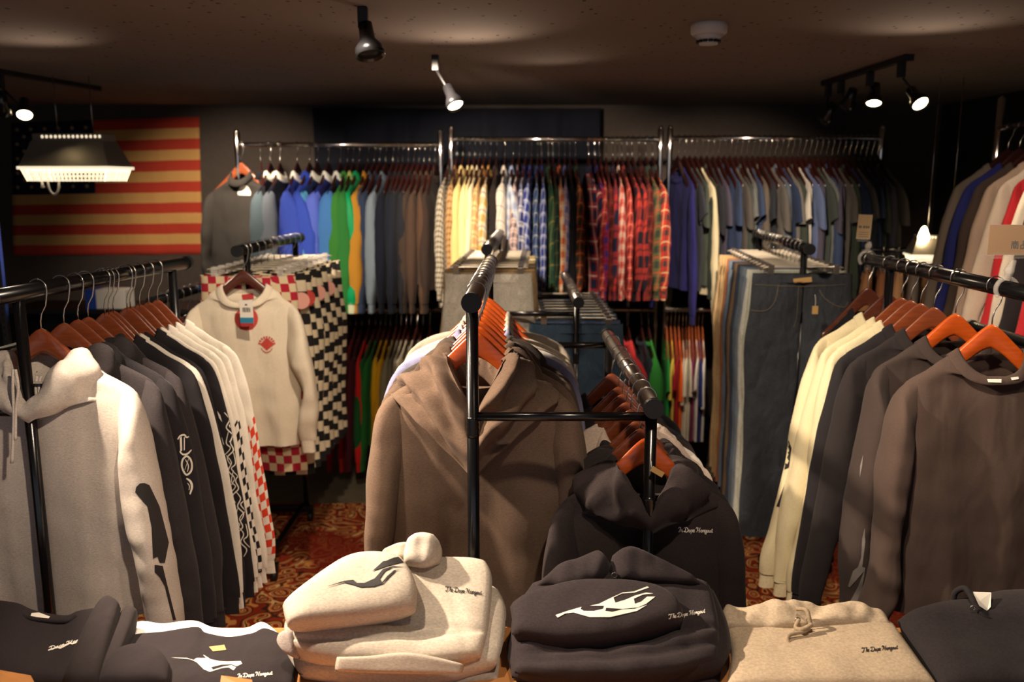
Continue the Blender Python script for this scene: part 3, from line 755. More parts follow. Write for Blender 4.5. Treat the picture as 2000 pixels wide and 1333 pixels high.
# --- jackets, upper rail of the left chrome rack
wj = 'left chrome upper rail'
J = [ # px, style, colour, sleeve colour, collar, cuff, text
 (509, (20, 21, 27), (26, 26, 28), None, None, 'black hooded jacket'),
 (527, (18, 24, 38), (74, 88, 96), (205, 200, 188), None, 'navy jacket with grey sleeves'),
 (546, (18, 22, 38), (92, 98, 108), (205, 200, 188), None, 'navy jacket with pale grey sleeves'),
 (580, (40, 58, 150), (62, 84, 190), (215, 210, 200), None, 'royal blue jacket with striped collar'),
 (604, (42, 66, 170), (60, 86, 196), None, None, 'cobalt blue jacket'),
 (619, (20, 40, 90), (86, 160, 205), (215, 215, 205), None, 'sky blue satin jacket'),
 (641, (30, 40, 120), (92, 112, 214), (220, 220, 215), None, 'periwinkle blue jacket'),
 (664, (20, 34, 84), (70, 124, 190), (210, 210, 205), None, 'navy jacket with blue sleeves'),
 (678, (46, 110, 50), (60, 128, 56), None, None, 'leaf green jacket'),
 (689, (34, 100, 50), (50, 122, 58), (150, 160, 90), None, 'grass green jacket'),
 (701, (10, 120, 70), (16, 158, 96), None, (215, 225, 190), 'emerald jacket with striped cuff'),
 (718, (150, 104, 32), (184, 132, 48), None, None, 'mustard jacket'),
 (730, (60, 66, 78), (84, 92, 104), None, None, 'slate grey denim jacket'),
 (741, (34, 44, 66), (48, 60, 86), None, None, 'dark denim jacket'),
 (753, (78, 90, 104), (112, 126, 140), None, None, 'faded grey denim jacket'),
 (767, (18, 22, 34), None, None, None, 'black jacket'), (777, (20, 24, 34), None, None, None, 'dark navy jacket'),
 (786, (22, 26, 36), None, None, None, 'ink blue jacket'), (797, (24, 26, 32), None, None, None, 'charcoal jacket'),
 (808, (26, 28, 34), None, None, None, 'dim grey jacket'), (818, (50, 40, 34), None, None, None, 'dark brown jacket'),
 (828, (58, 44, 36), None, None, None, 'brown suede jacket'), (839, (66, 48, 36), None, None, None, 'rust brown jacket'), (849, (44, 34, 30), None, None, None, 'cocoa jacket')]
for i, (px, c, s, co, cu, t) in enumerate(J):
    sat = 'satin' if 'satin' in t or 'emerald' in t else 'cotton'
    row_item(i + 1, px, CL[2], 'jacket', t, 'jacket', c, wj, 'jackets on ' + wj, PI / 2 + fan(i, -.24 if i > 11 else -.15) + (.42 if i == 0 else 0), i % 6 + 1, gap=gap_of(J, i) * (1.7 if i < 12 else 1.15), sleeve=s, collar=co, cuff=cu, mat='cotton', sleeve_mat=sat)
p = at(470, 300, YW - .01); loc = Vector((p.x, YW - .01, CL[2]))
wood_hanger(loc, 'tan wooden hanger first from left on left chrome upper rail', 'hangers on ' + wj, 'hanger_red', -.22, 1, .0125)
wj0 = garment('jacket', loc, 'black work jacket with white half-sun patch, facing out beside the flag', 'jacket', 'jackets on ' + wj, (52, 49, 46), seed=11, rz=-.22, kx=.9, var=dict(L=.92, sl=.86, neck=.05))
sun = []
for k in range(-4, 5):
    a = k * .36; x, y = 477 + 11 * math.sin(a), 374 - 12 * math.cos(a)
    sun.append([(477 + 6 * math.sin(a - .25), 374 - 5 * math.cos(a - .25)), (x - 2.2 * math.cos(a), y - 2.2 * math.sin(a)), (x + 2.2 * math.cos(a), y + 2.2 * math.sin(a)), (477 + 6 * math.sin(a + .25), 374 - 5 * math.cos(a + .25))])
sun.append([(464, 375), (468, 368), (477, 365), (486, 368), (490, 376), (489, 382), (465, 381)])
print_on('sun_patch', sun, list(r_parts[wj0.name].values()), 'inkw', wj0, 4)

# --- flannels, upper rail of the middle chrome rack
wf = 'middle chrome upper rail'
PL = {}
def pl(k, *a, **kw): PL[k] = plaid('flannel_' + k, *a, **kw)
pl('gingham', (190, 180, 160), (58, 54, 50), (40, 38, 38), s=42, w=.5); pl('tan', (186, 152, 104), (112, 78, 46), (70, 50, 34), s=36, w=.5)
pl('sand', (206, 186, 132), (176, 128, 84), (150, 60, 46), s=16); pl('yellowblue', (216, 206, 176), (176, 140, 70), (60, 70, 120), s=14)
pl('windowpane', (214, 206, 192), (206, 196, 182), (120, 116, 122), s=16); pl('paleblue', (190, 196, 206), (136, 150, 182), (206, 206, 206), s=18)
pl('rosegrey', (206, 190, 182), (104, 86, 96), (160, 90, 84), s=22); pl('navywhite', (198, 198, 206), (38, 44, 96), (26, 30, 66), s=15, w=.6)
pl('blue', (150, 160, 196), (40, 54, 130), (206, 206, 216), s=20, w=.6); pl('greenblue', (70, 86, 120), (34, 60, 110), (196, 200, 180), s=20)
pl('green', (46, 84, 58), (34, 62, 46), (150, 130, 70), s=10, w=.5); pl('darkgreen', (30, 50, 38), (24, 34, 34), (90, 90, 60), s=18)
pl('orange', (216, 186, 150), (190, 92, 50), (216, 206, 190), s=16); pl('lavender', (176, 166, 186), (96, 98, 150), (180, 90, 90), s=18)
pl('redgreen', (150, 40, 36), (40, 60, 44), (196, 166, 90), s=18); pl('rednavywhite', (172, 48, 44), (28, 32, 56), (206, 196, 186), s=11, w=.55)
pl('redblue', (160, 34, 44), (46, 44, 110), (60, 30, 60), s=16); pl('tartan', (178, 62, 54), (104, 36, 36), (216, 150, 130), s=20, w=.4)
pl('buffalo', (172, 50, 44), (30, 34, 60), (26, 28, 50), s=8, w=.5); pl('redcream', (190, 70, 62), (206, 176, 160), (120, 40, 46), s=18)
pl('redblack', (168, 52, 44), (28, 24, 34), (40, 24, 28), s=9, w=.5); pl('maroon', (92, 28, 26), (54, 22, 24), (120, 60, 40), s=18)
pl('greenred', (96, 90, 56), (44, 52, 44), (180, 56, 44), s=14); pl('redcreamgreen', (176, 52, 42), (50, 50, 50), (206, 190, 140), s=14, w=.35)
FL = [(880, 'gingham', 'black and white gingham shirt'), (892, 'tan', 'tan gingham shirt'), (904, (200, 178, 118), 'straw yellow shirt'), (917, (214, 196, 140), 'pale yellow shirt'), (927, (208, 190, 142), 'butter yellow shirt'),
      (937, (216, 204, 168), 'cream shirt'), (947, 'sand', 'sandy plaid shirt'), (958, 'yellowblue', 'yellow and blue plaid shirt'), (970, (40, 34, 32), 'dark shirt'), (986, 'windowpane', 'white windowpane shirt'),
      (1002, 'paleblue', 'pale blue plaid shirt'), (1014, 'rosegrey', 'rose grey plaid shirt'), (1027, 'navywhite', 'navy and white plaid shirt'), (1038, 'blue', 'blue plaid shirt'), (1050, 'greenblue', 'teal blue plaid shirt'), (1058, 'blue', 'blue checked shirt'),
      (1071, 'green', 'green plaid shirt'), (1080, 'darkgreen', 'dark green plaid shirt'), (1092, 'orange', 'orange and white plaid shirt'), (1103, 'lavender', 'lavender plaid shirt'), (1113, (28, 28, 32), 'black shirt'), (1124, 'redgreen', 'red and green plaid shirt'),
      (1150, 'rednavywhite', 'red navy and white plaid shirt'), (1162, 'redblue', 'red and blue plaid shirt'), (1172, 'tartan', 'red tartan shirt'), (1184, 'maroon', 'dark red plaid shirt'), (1197, 'buffalo', 'red and navy buffalo shirt'), (1206, 'redcream', 'cream and red plaid shirt'),
      (1215, 'tartan', 'pinkish red tartan shirt'), (1226, 'redblack', 'red and black check shirt'), (1236, 'redblack', 'scarlet and black check shirt'), (1249, 'maroon', 'maroon plaid shirt'), (1262, 'greenred', 'green and red plaid shirt'), (1275, 'redcreamgreen', 'red shirt with cream plaid lines')]
for i, (px, m, t) in enumerate(FL):
    plain = isinstance(m, tuple)
    row_item(i, px, CM[2], 'shirt', t, 'shirt', m if plain else (200, 200, 200), wf, 'shirts on ' + wf, PI / 2 + fan(i, -.2 + .011 * i, .06), i % 6 + 1, gap=gap_of(FL, i) * 1.15, mat='cotton' if plain else PL[m])

# --- work shirts, upper rail of the right chrome rack
ws = 'right chrome upper rail'
WS = [(1324, 'longsleeve', (40, 38, 96), 'indigo sweatshirt'), (1337, 'tee', (52, 54, 62), 'dim grey tee'), (1347, 'tee', (66, 74, 66), 'moss grey tee'), (1358, 'longsleeve', (206, 194, 160), 'cream sweatshirt')]
pal = [((50, 56, 48), 'olive grey'), ((40, 42, 48), 'charcoal'), ((70, 66, 80), 'mauve grey'), ((36, 46, 70), 'navy blue'), ((52, 64, 92), 'slate blue'), ((78, 74, 70), 'warm grey'), ((84, 80, 76), 'stone grey'), ((58, 64, 60), 'sage grey'),
       ((96, 92, 88), 'light grey'), ((88, 80, 72), 'taupe'), ((80, 92, 124), 'powder blue'), ((76, 84, 96), 'steel grey'), ((98, 100, 98), 'ash grey')]
for k in range(32):
    px = 1370 + k * 11.1
    if k < 6: c = pal[k % 6]
    elif k < 22: c = pal[(k * 5 + 3) % len(pal)]
    else: c = pal[(k * 3) % 8]
    WS.append((px, 'tee' if k % 3 else 'shirt', c[0], c[1] + (' tee' if k % 3 else ' work shirt')))
WS[20] = (WS[20][0], 'tee', (176, 170, 160), 'off-white tee')
for i, (px, st, c, t) in enumerate(WS):
    row_item(i, px, CR_[2], st, t, 'shirt', c, ws, 'shirts on ' + ws, -PI / 2 + fan(i, .2, .05), i % 6 + 1, gap=11)

# --- lower rails
wl = 'left chrome lower rail'
LL = [(660, (170, 30, 34), 'scarlet sweatshirt'), (672, (176, 34, 34), 'red sweatshirt'), (684, (96, 26, 34), 'maroon sweatshirt'), (696, (70, 22, 32), 'wine sweatshirt'), (711, (196, 34, 32), 'bright red sweatshirt'), (724, (30, 84, 40), 'dark green sweatshirt'), (734, (36, 100, 44), 'green sweatshirt'),
      (744, (206, 160, 24), 'yellow sweatshirt'), (754, (196, 146, 30), 'golden sweatshirt'), (766, (128, 122, 98), 'khaki sweatshirt'), (776, (112, 106, 88), 'olive grey sweatshirt'), (786, (150, 142, 122), 'stone sweatshirt'), (796, (190, 182, 158), 'cream sweatshirt'), (808, (176, 168, 146), 'oatmeal sweatshirt'), (820, (110, 104, 92), 'taupe sweatshirt'), (834, (60, 58, 54), 'grey sweatshirt')]
for i, (px, c, t) in enumerate(LL):
    row_item(i, px, CL[3], 'longsleeve', t, 'sweatshirt', c, wl, 'sweatshirts on ' + wl, PI / 2 + fan(i, -.16), i % 6 + 1, gap=12, var=dict(L=.72, sl=.8, sr=.045, hd=.05))
wm = 'middle chrome lower rail'
for i, (px, c, t) in enumerate([(1120, (60, 30, 30), 'dark red sweatshirt'), (1150, (90, 30, 36), 'wine sweatshirt'), (1180, (40, 42, 50), 'charcoal sweatshirt'), (1205, (120, 30, 36), 'maroon sweatshirt'), (1235, (186, 52, 54), 'coral red sweatshirt'), (1262, (36, 42, 52), 'slate sweatshirt'), (1276, (50, 130, 54), 'green sweatshirt')]):
    row_item(i, px, CM[3], 'longsleeve', t, 'sweatshirt', c, wm, 'sweatshirts on ' + wm, PI / 2 + fan(i, .1), i % 6 + 1, gap=24, var=dict(L=.72, sl=.8, sr=.045, hd=.05))
wr = 'right chrome lower rail'
for i, (px, c, t) in enumerate([(1313, (40, 150, 70), 'green tee'), (1321, (222, 196, 84), 'lemon yellow tee'), (1329, (168, 36, 48), 'crimson tee'), (1337, (238, 98, 26), 'orange tee'), (1345, (200, 192, 174), 'oatmeal tee'), (1352, (222, 214, 196), 'white tee'), (1358, (206, 200, 182), 'ivory tee'), (1364, (128, 44, 84), 'plum tee'), (1371, (226, 222, 214), 'bright white tee'), (1377, (40, 50, 120), 'royal blue tee'), (1385, (226, 222, 214), 'snow white tee')]):
    row_item(i, px, CR_[3], 'tee', t, 'tee shirt', c, wr, 'tees on ' + wr, -PI / 2 + fan(i, -.12, .03), i % 6 + 1, gap=9, hmat='hanger_red', var=dict(L=.7))
# ================================================================== LEFT RACK
wlr = 'left black rack'
GREY = (192, 181, 171); BLK = (50, 45, 47); BLK2 = (40, 37, 40); WHT = (232, 224, 210)
LR = [(73, 'hoodie', GREY, 'heather grey hoodie with long drawstrings behind the left rack post'), (118, 'hoodie', BLK, 'charcoal hoodie touching the grey one'), (146, 'hoodie', BLK2, 'black hoodie'), (166, 'hoodie', BLK, 'charcoal hoodie'),
      (199, 'longsleeve', BLK2, 'plain black long-sleeve shirt'), (207, 'longsleeve', WHT, 'white shirt showing as thin stripe'), (216, 'longsleeve', BLK2, 'black shirt pressed before the flame one'), (243, 'longsleeve', BLK2, 'black shirt with white flame outlines on sleeve'),
      (250, 'longsleeve', WHT, 'white shirt with bare sleeve'), (268, 'longsleeve', WHT, 'white shirt with black checkered sleeve'), (286, 'longsleeve', WHT, 'white shirt behind the red check sleeve'), (303, 'longsleeve', WHT, 'white shirt with red checkered sleeve')]
M['redcheck'] = check('red_white_check_print', (216, 66, 40), (232, 224, 210), 42, (.0, .075, .22, .62, (232, 224, 210)), 1.0)
M['blackcheck'] = check('black_white_check_print', (226, 218, 206), (34, 32, 34), 48, (.0, .06, .2, .66, (232, 224, 210)), 1.0)
G = {}
for i, (px, st, c, t) in enumerate(LR):
    p = rail_px(RL, px); pl_ = f'{ORD[i]} from front on {wlr}'
    z_ = rn.uniform(-.05, .05); wood_hanger(p, f'red-brown wooden hanger {pl_}', 'hangers on the left rack', 'hanger_red', z_, 1, ky=1.0 if i < 1 else .6 if i < 4 else .28, kx=1 if i < 4 else .84)
    var = dict(amp=.045, fx=8, big=.95, sr=.06) if i == 0 else dict(big=.85) if i < 4 else {}
    G[i] = garment(st, p, f'{t}, {ORD[i]} from front' if i != 0 else t, 'hoodie' if st == 'hoodie' else 'shirt', 'clothes on the left rack', c, seed=20 + i, rz=z_, mat='fleece' if st == 'hoodie' else 'cotton',
                   ky=1.0 if i < 1 else .66 if i < 4 else .34, sleeve_mat={11: 'redcheck', 9: 'blackcheck'}.get(i), res=1.3 if i < 1 else 1, var=var)

# ================================================================== CENTRE RACK, HIGH RAIL
w1 = 'middle high rail'
BR = (112, 92, 78)
A1 = [(2.035, 'hoodie', BR, 'brown hoodie with cowl hood facing front', 'fleece'), (2.125, 'hoodie', (108, 89, 76), 'brown hoodie just behind the front one', 'fleece'), (2.205, 'hoodie', (100, 84, 74), 'taupe brown hoodie', 'fleece'), (2.28, 'hoodie', (84, 76, 70), 'dark taupe hoodie', 'fleece'),
      (2.33, 'shirt', (150, 152, 186), 'lilac blue shirt', 'cotton'), (2.41, 'shirt', (224, 220, 214), 'white shirt', 'cotton'), (2.49, 'jacket', (200, 190, 172), 'cream jacket', 'cotton'), (2.58, 'jacket', (206, 196, 178), 'ivory jacket', 'cotton'), (2.67, 'shirt', (170, 160, 146), 'beige shirt', 'cotton')]
for i, (d, st, c, t, m) in enumerate(A1):
    p = onrail(RA1, d); z_ = rn.uniform(-.04, .04); wood_hanger(p, f'orange wooden hanger {ORD[i]} from front on {w1}', 'hangers on ' + w1, 'hanger_orange', z_, 1, ky=.6)
    G['a', i] = garment(st, p, f'{t}, {ORD[i]} from front on {w1}', {'hoodie': 'hoodie', 'jacket': 'jacket'}.get(st, 'shirt'), 'clothes on ' + w1, c, seed=40 + i, mat=m, ky=1.0 if i == 0 else .6, res=1.4 if i == 0 else 1, rz=z_,
                       var=dict(big=1.15, dip=1.0, cowl=1, sw=.215, cw=.235, hem=.24, spread=.29, amp=.036, fx=8) if i == 0 else dict(sw=.225, big=1.05) if st == 'hoodie' else dict(sw=.24, cw=.262, spread=.31))
# ================================================================== CENTRE RACK, LOW RAIL
w2 = 'middle low rail'
CHAR = (56, 48, 48)
A2 = [(1.94, 'hoodie', CHAR, 'charcoal hoodie with white chest lettering and gold tag', 'fleece'), (2.02, 'hoodie', (52, 46, 46), 'charcoal hoodie behind the lettered one', 'fleece'), (2.09, 'hoodie', (48, 42, 44), 'black hoodie', 'fleece'), (2.20, 'hoodie', (222, 200, 184), 'pale pink hoodie', 'fleece'), (2.28, 'longsleeve', (228, 220, 208), 'white shirt', 'cotton'),
      (2.37, 'longsleeve', (60, 50, 48), 'dark brown shirt', 'cotton'), (2.46, 'longsleeve', (44, 42, 46), 'black shirt', 'cotton'), (2.64, 'longsleeve', (40, 40, 44), 'black shirt on the lone far hanger', 'cotton')]
for i, (d, st, c, t, m) in enumerate(A2):
    p = onrail(RA2, d); z_ = rn.uniform(-.05, .05); wood_hanger(p, f'orange-brown wooden hanger {ORD[i]} from front on {w2}', 'hangers on ' + w2, 'hanger_orange' if i == 0 else 'hanger_red', z_, 1, ky=.6, kx=.93)
    G['b', i] = garment(st, p, f'{t}, {ORD[i]} from front on {w2}', 'hoodie' if st == 'hoodie' else 'shirt', 'clothes on ' + w2, c, seed=60 + i, mat=m, ky=.8 if i == 0 else .55, res=1.3 if i == 0 else 1, rz=z_,
                       var=dict(big=.95, dip=.85, sw=.2, cw=.222, hem=.222, spread=.275) if st == 'hoodie' else dict(sw=.2, cw=.22, spread=.28))
tg = E('hang_tag', at(1284, 922, 1.845), 'gold hang tag on the neck of the lettered charcoal hoodie', 'tag')
O('card', MB().box((0, 0, 0), (.030, .003, .012)), 'kraft', tg, smooth=False).rotation_euler = (0, .55, 0)
cord('string', [(-.012, 0, .004), (-.012, .012, .02), (-.006, .03, .03)], .0008, 'paper', tg)
# ================================================================== RIGHT RACK
w3 = 'right black rack'
CRM = (226, 214, 176)
R_ = [(1945, 'longsleeve', (78, 64, 58), 'front charcoal brown crew-neck shirt with white neck label', 'hanger_orange'), (1872, 'longsleeve', (64, 54, 51), 'dark brown crew-neck shirt with flame sleeve', 'hanger_orange'), (1830, 'longsleeve', (46, 41, 42), 'black shirt with grey flame sleeve', 'hanger_red'), (1803, 'longsleeve', (40, 37, 40), 'black shirt pressed against white sleeves', 'hanger_red'),
      (1784, 'longsleeve', CRM, 'cream shirt nearest the black ones', 'hanger_red'), (1765, 'longsleeve', CRM, 'cream shirt with drip flame cuff', 'hanger_red'), (1738, 'longsleeve', CRM, 'outermost cream long-sleeve shirt', 'hanger_dark'), (1699, 'tee', (28, 28, 32), 'black tee at the far end of rail', 'hanger_dark')]
for i, (px, st, c, t, hm) in enumerate(R_):
    p = rail_px(RR, px); z_ = .30 if i == 7 else rn.uniform(-.03, .05); wood_hanger(p, f'{"orange" if "orange" in hm else "brown"} wooden hanger {ORD[i]} from front on {w3}', 'hangers on the right rack', hm, z_, 1, ky=.9 if i < 2 else .55)
    v = dict(sp=0)
    v = dict(spread=(.34, .365, .395)[i - 4], sr=.05, sl=1.03) if i in (4, 5, 6) else dict(spread=.31, sr=.05, L=.86, amp=.062, fx=6.5) if i < 2 else dict(spread=.35, sr=.05, sl=1.0)
    if st == 'tee': v = {}
    G['r', i] = garment(st, p, f'{t}, {ORD[i]} from front', 'shirt', 'clothes on the right rack', c, seed=80 + i, ky=1.15 if i < 2 else .7, res=1.3 if i < 2 else 1, var=v, rz=z_, kx=.75 if st == 'tee' else .95 if i < 2 else 1)

# ================================================================== TROUSERS
def trousers(rail, d, i, color, desc, where, mat='denim', L=1.02, w=.195, seed=1, leg=.105, rz=0, legmat=None, ky=.8, drop=0, clipm='smoke', name='trousers', cat='trousers'):
    p = onrail(rail, d); lab = f'{ORD[i]} from front on {where}'
    clip_hanger(p, f'clip hanger holding trousers {lab}', 'clip hangers on ' + where, rz, .13, clipm=clipm, drop=drop)
    r = E(name, p - Vector((0, 0, drop)), f'{desc}, {lab}', cat, 'trousers on ' + where, rz, (1, ky, 1)); parts = {}
    for k, me in pants_meshes(seed, .8, L, w, leg).items():
        parts[k] = O(k.rstrip('+-1'), me, mat, r, color)
    r_parts[r.name] = parts; return r
wp = 'middle rear high rail'
for i in range(11):
    c, t = [((182, 172, 156), 'grey canvas trousers'), ((150, 124, 86), 'khaki trousers'), ((172, 148, 108), 'sand trousers'), ((128, 104, 72), 'tobacco trousers')][i % 4]
    trousers(RB1, 3.50 + i * .085, i, col_jit(c, 8, rn), t, wp, 'denim', L=.98, w=.178 if i == 0 else .19, seed=i % 4 + 1, leg=.11, rz=rn.uniform(-.05, .05))
wq = 'middle rear low rail'
for i in range(10):
    c, t = [((50, 62, 82), 'dark blue jeans'), ((74, 88, 108), 'mid blue jeans'), ((44, 50, 62), 'indigo jeans'), ((92, 104, 120), 'washed jeans')][i % 4]
    trousers(RB2, 3.46 + i * .088, i, col_jit(c, 6, rn), t, wq, 'denim', L=.86, w=.19, seed=i % 4 + 1, leg=.11, rz=rn.uniform(-.09, .09))
wt = 'jeans rack'
JC = [((56, 60, 66), 'dark blue jeans with pocket stitching and paper tag'), ((176, 180, 164), 'pale green-grey jeans'), ((190, 192, 184), 'bleached jeans'), ((110, 122, 136), 'light blue jeans'), ((92, 106, 122), 'stonewashed jeans'), ((58, 66, 82), 'navy jeans'), ((118, 96, 72), 'brown trousers'), ((46, 50, 60), 'black jeans'),
      ((96, 108, 124), 'faded blue jeans'), ((150, 92, 56), 'rust orange trousers'), ((176, 146, 104), 'tan trousers'), ((186, 156, 112), 'khaki trousers'), ((190, 162, 120), 'pale khaki trousers')]
for i, (c, t) in enumerate(JC):
    r = trousers(RJ, 3.50 + i * .076, i, c, t, wt, 'denim', L=1.22, w=.20, seed=i % 4 + 5, leg=.112, rz=rn.uniform(-.05, .05))
    if i == 0: G['jean'] = r
wc = 'checkered trousers rack'
M['ck_red'] = check('red_cream_check', (172, 40, 58), (214, 196, 160), 30)
M['ck_blk'] = check('black_cream_check', (216, 202, 172), (36, 34, 34), 30)
M['ck_big'] = check('black_cream_big_check', (216, 202, 172), (36, 34, 34), 22)
M['stripe'] = check('black_pink_stripe', (200, 160, 146), (40, 34, 36), 22, None, 1)
for i in range(9):
    m = ['ck_red', 'ck_big', 'ck_blk', 'ck_big', 'ck_blk'][i] if i < 5 else ['ck_blk', 'ck_big'][i % 2]
    t = {'ck_red': 'red and cream checkered trousers', 'ck_blk': 'black and cream small-check trousers', 'ck_big': 'black and cream large-check trousers'}[m]
    r = trousers(RC1, 3.42 + i * .085, i, (220, 220, 220), t, wc, m, L=.95 if i else .90, w=.19 if i == 0 else .2, seed=i % 4 + 1, leg=.11, rz=rn.uniform(-.04, .04) + (.12 if i else 0), clipm='plastic')
    if i in (1, 2, 4, 6):
        p = onrail(RC1, 3.42 + i * .085); tg = E('hang_tag', p + Vector((.19, -.035, -.21)), f'round pink tag on the {ORD[i]} checkered trousers from front', 'tag', 'round tags on the checkered trousers', .3)
        O('card', MB().lathe((0, 0, 0), [(.034, -.001), (.034, .001)], 24, (0, 1, 0)), 'pink' if i != 2 else 'inkr', tg, smooth=False)
for i in range(9):
    p = onrail(RC2, 3.45 + i * .075); wood_hanger(p, f'dark hanger {ORD[i]} from front on rear left low rail', 'hangers on the rear left low rail', 'hanger_dark', rn.uniform(-.1, .1), hookmat='chrome')
    garment('tee', p, f'dark tee {ORD[i]} from front on rear left low rail', 'tee shirt', 'tees on the rear left low rail', col_jit((60, 58, 58), 12, rn), seed=i % 6 + 1, ky=.5, res=.62)

# white long-sleeve shirt hung on the front of the checkered rack
p = Vector((-1.036, 3.352, 1.4))
wood_hanger(p, 'dark brown hanger under the white long-sleeve shirt with red emblem', 'hangers on the checkered rack', 'hanger_dark', .06, kx=.9, kz=.80)
ws_ = garment('longsleeve', p, 'white long-sleeve shirt with red diamond emblem hung in front of checkered trousers', 'shirt', None, (226, 214, 192), seed=101, rz=.06, res=1.2, ky=1, var=dict(sw=.20, cw=.205, hem=.195, spread=.275, sl=.74, sr=.036, neck=.07, amp=.03, fx=8, zn=-.142, L=.77))

# right chrome rack along the right wall
RW = ((2.18, 3.0, 1.9), (2.20, 4.05, 1.9))
root = E('chrome_rack', (2.19, 3.5, 0), 'chrome rack of red and navy sweatshirts along the right wall', 'clothes rack')
for y in (3.02, 4.04):
    O('post', MB().lathe((X(RW, y) - 2.19, y - 3.5, .03), [(.011, 0), (.011, 1.5), (.0165, 1.7), (.0165, 2.0), (.0, 2.015)], 16), 'chrome', root)
    O('foot', MB().box((X(RW, y) - 2.19, y - 3.5, .02), (.5, .05, .04)), 'chrome', root, smooth=False, bevel=.005)
O('rail', MB().tube([(RW[0][0] - 2.19, RW[0][1] - 3.5, 1.9), (RW[1][0] - 2.19, RW[1][1] - 3.5, 1.9)], .0125, 14), 'chrome', root)
wz = 'right wall rack'
for i, (c, t) in enumerate([((40, 38, 42), 'black sweatshirt'), ((196, 50, 56), 'coral red sweatshirt'), ((44, 40, 42), 'charcoal sweatshirt'), ((220, 206, 186), 'white sweatshirt'), ((190, 46, 52), 'red sweatshirt'), ((214, 196, 176), 'cream sweatshirt'), ((170, 146, 128), 'beige sweatshirt'), ((66, 54, 48), 'dark brown sweatshirt'), ((36, 40, 96), 'navy sweatshirt'), ((104, 92, 82), 'grey-brown sweatshirt')]):
    p = onrail(RW, 3.12 + i * .092)
    wood_hanger(p, f'dark maroon hanger {ORD[i]} from front on {wz}', 'hangers on ' + wz, 'hanger_maroon', rn.uniform(-.05, .05), 1, .0125)
    garment('longsleeve', p, f'{t}, {ORD[i]} from front on {wz}', 'sweatshirt', 'sweatshirts on ' + wz, c, seed=i % 6 + 1, ky=.7, res=.8, rz=.1 + rn.uniform(-.05, .05), var=dict(sw=.22, cw=.27, hem=.27, spread=.36, L=.85))
# low rail with tan trousers near the right lamp
RT = ((1.72, 4.3, 1.33), (2.16, 4.42, 1.33))
root = E('garment_rack', (1.95, 4.36, 0), 'low black rail of tan trousers under the right lamp', 'clothes rack')
O('rail', MB().tube([(-.23, -.06, 1.33), (.21, .06, 1.33)], .012, 12), 'black', root)
for s in (-1, 1): O('post', MB().tube([(s * .215, s * .06, .0), (s * .215, s * .06, 1.33)], .011, 12), 'black', root)
for i, (c, t) in enumerate([((176, 124, 84), 'tan'), ((150, 100, 66), 'caramel'), ((184, 140, 98), 'honey tan'), ((120, 108, 98), 'grey'), ((160, 116, 80), 'camel')]):
    q = Vector((1.76 + i * .085, 4.31 + i * .023, 1.33))
    clip_hanger(q, f'clip hanger of the {t} trousers under the right lamp', 'clip hangers under the right lamp', 1.2, .1)
    r = E('trousers', q, f'{t} trousers hung sideways under the right lamp', 'trousers', 'trousers under the right lamp', 1.2)
    for k, me in pants_meshes(i % 4 + 1, .8, .98, .19, .11).items(): O(k.rstrip('+-1'), me, 'cotton', r, c)
# ================================================================== TABLE AND FOLDED CLOTHES
TZ = .72
t = E('display_table', (0, 1.2, 0), 'pale wooden display table under the folded clothes', 'table')
O('table_top', MB().box((0, .05, TZ - .02), (3.2, .94, .04)), 'tablewood', t, smooth=False, bevel=.004)
for sx in (-1.5, 1.5):
    for sy in (-.36, .46): O('leg', MB().box((sx, sy, (TZ - .04) / 2), (.06, .06, TZ - .04)), 'matte', t, smooth=False)
GST = (202, 190, 174)
# ---- grey stack: bottom, middle, top
g0 = E('folded_hoodie', (-.15, 1.62, TZ), 'heather grey hoodie at the bottom of the pale grey stack', 'folded hoodie', 'folded hoodies on the table')
def part(name, me, mat, root, color=None):
    o = O(name, me, mat, root, color); o.matrix_parent_inverse = Matrix.Translation(-root.location); return o
part('body', slab([(585, 1345, 1.52), (700, 1352, 1.50), (850, 1352, 1.50), (975, 1330, 1.52)], [(985, 1230, 1.74), (990, 1280, 1.64), (975, 1330, 1.52)], [(590, 1230, 1.72), (720, 1215, 1.75), (860, 1215, 1.76), (985, 1230, 1.74)], [(590, 1230, 1.72), (575, 1290, 1.6), (585, 1345, 1.52)], .05, seed=1), 'fleece', g0, (178, 166, 154))
g1 = E('folded_hoodie', (-.13, 1.62, .77), 'heather grey hoodie in the middle of the pale grey stack', 'folded hoodie', 'folded hoodies on the table')
part('body', slab([(585, 1318, 1.515), (700, 1335, 1.50), (850, 1336, 1.50), (972, 1296, 1.53)], [(972, 1150, 1.73), (988, 1190, 1.66), (984, 1250, 1.59), (972, 1296, 1.53)], [(580, 1215, 1.69), (700, 1165, 1.74), (850, 1150, 1.76), (972, 1150, 1.73)], [(580, 1215, 1.69), (556, 1262, 1.6), (585, 1318, 1.515)], .06, seed=2), 'fleece', g1, GST)
part('cuff', slab([(556, 1270, 1.53), (570, 1284, 1.525), (585, 1288, 1.52)], [(575, 1232, 1.545), (582, 1260, 1.53), (585, 1288, 1.52)], [(548, 1238, 1.56), (560, 1230, 1.555), (575, 1232, 1.545)], [(548, 1238, 1.56), (545, 1255, 1.545), (556, 1270, 1.53)], .03, n=14, m=14, amp=.002), 'rib', g1, (176, 164, 158))
g2 = E('folded_hoodie', (-.13, 1.62, .83), 'heather grey hoodie with flame sleeve on top of the pale grey stack', 'folded hoodie', 'folded hoodies on the table')
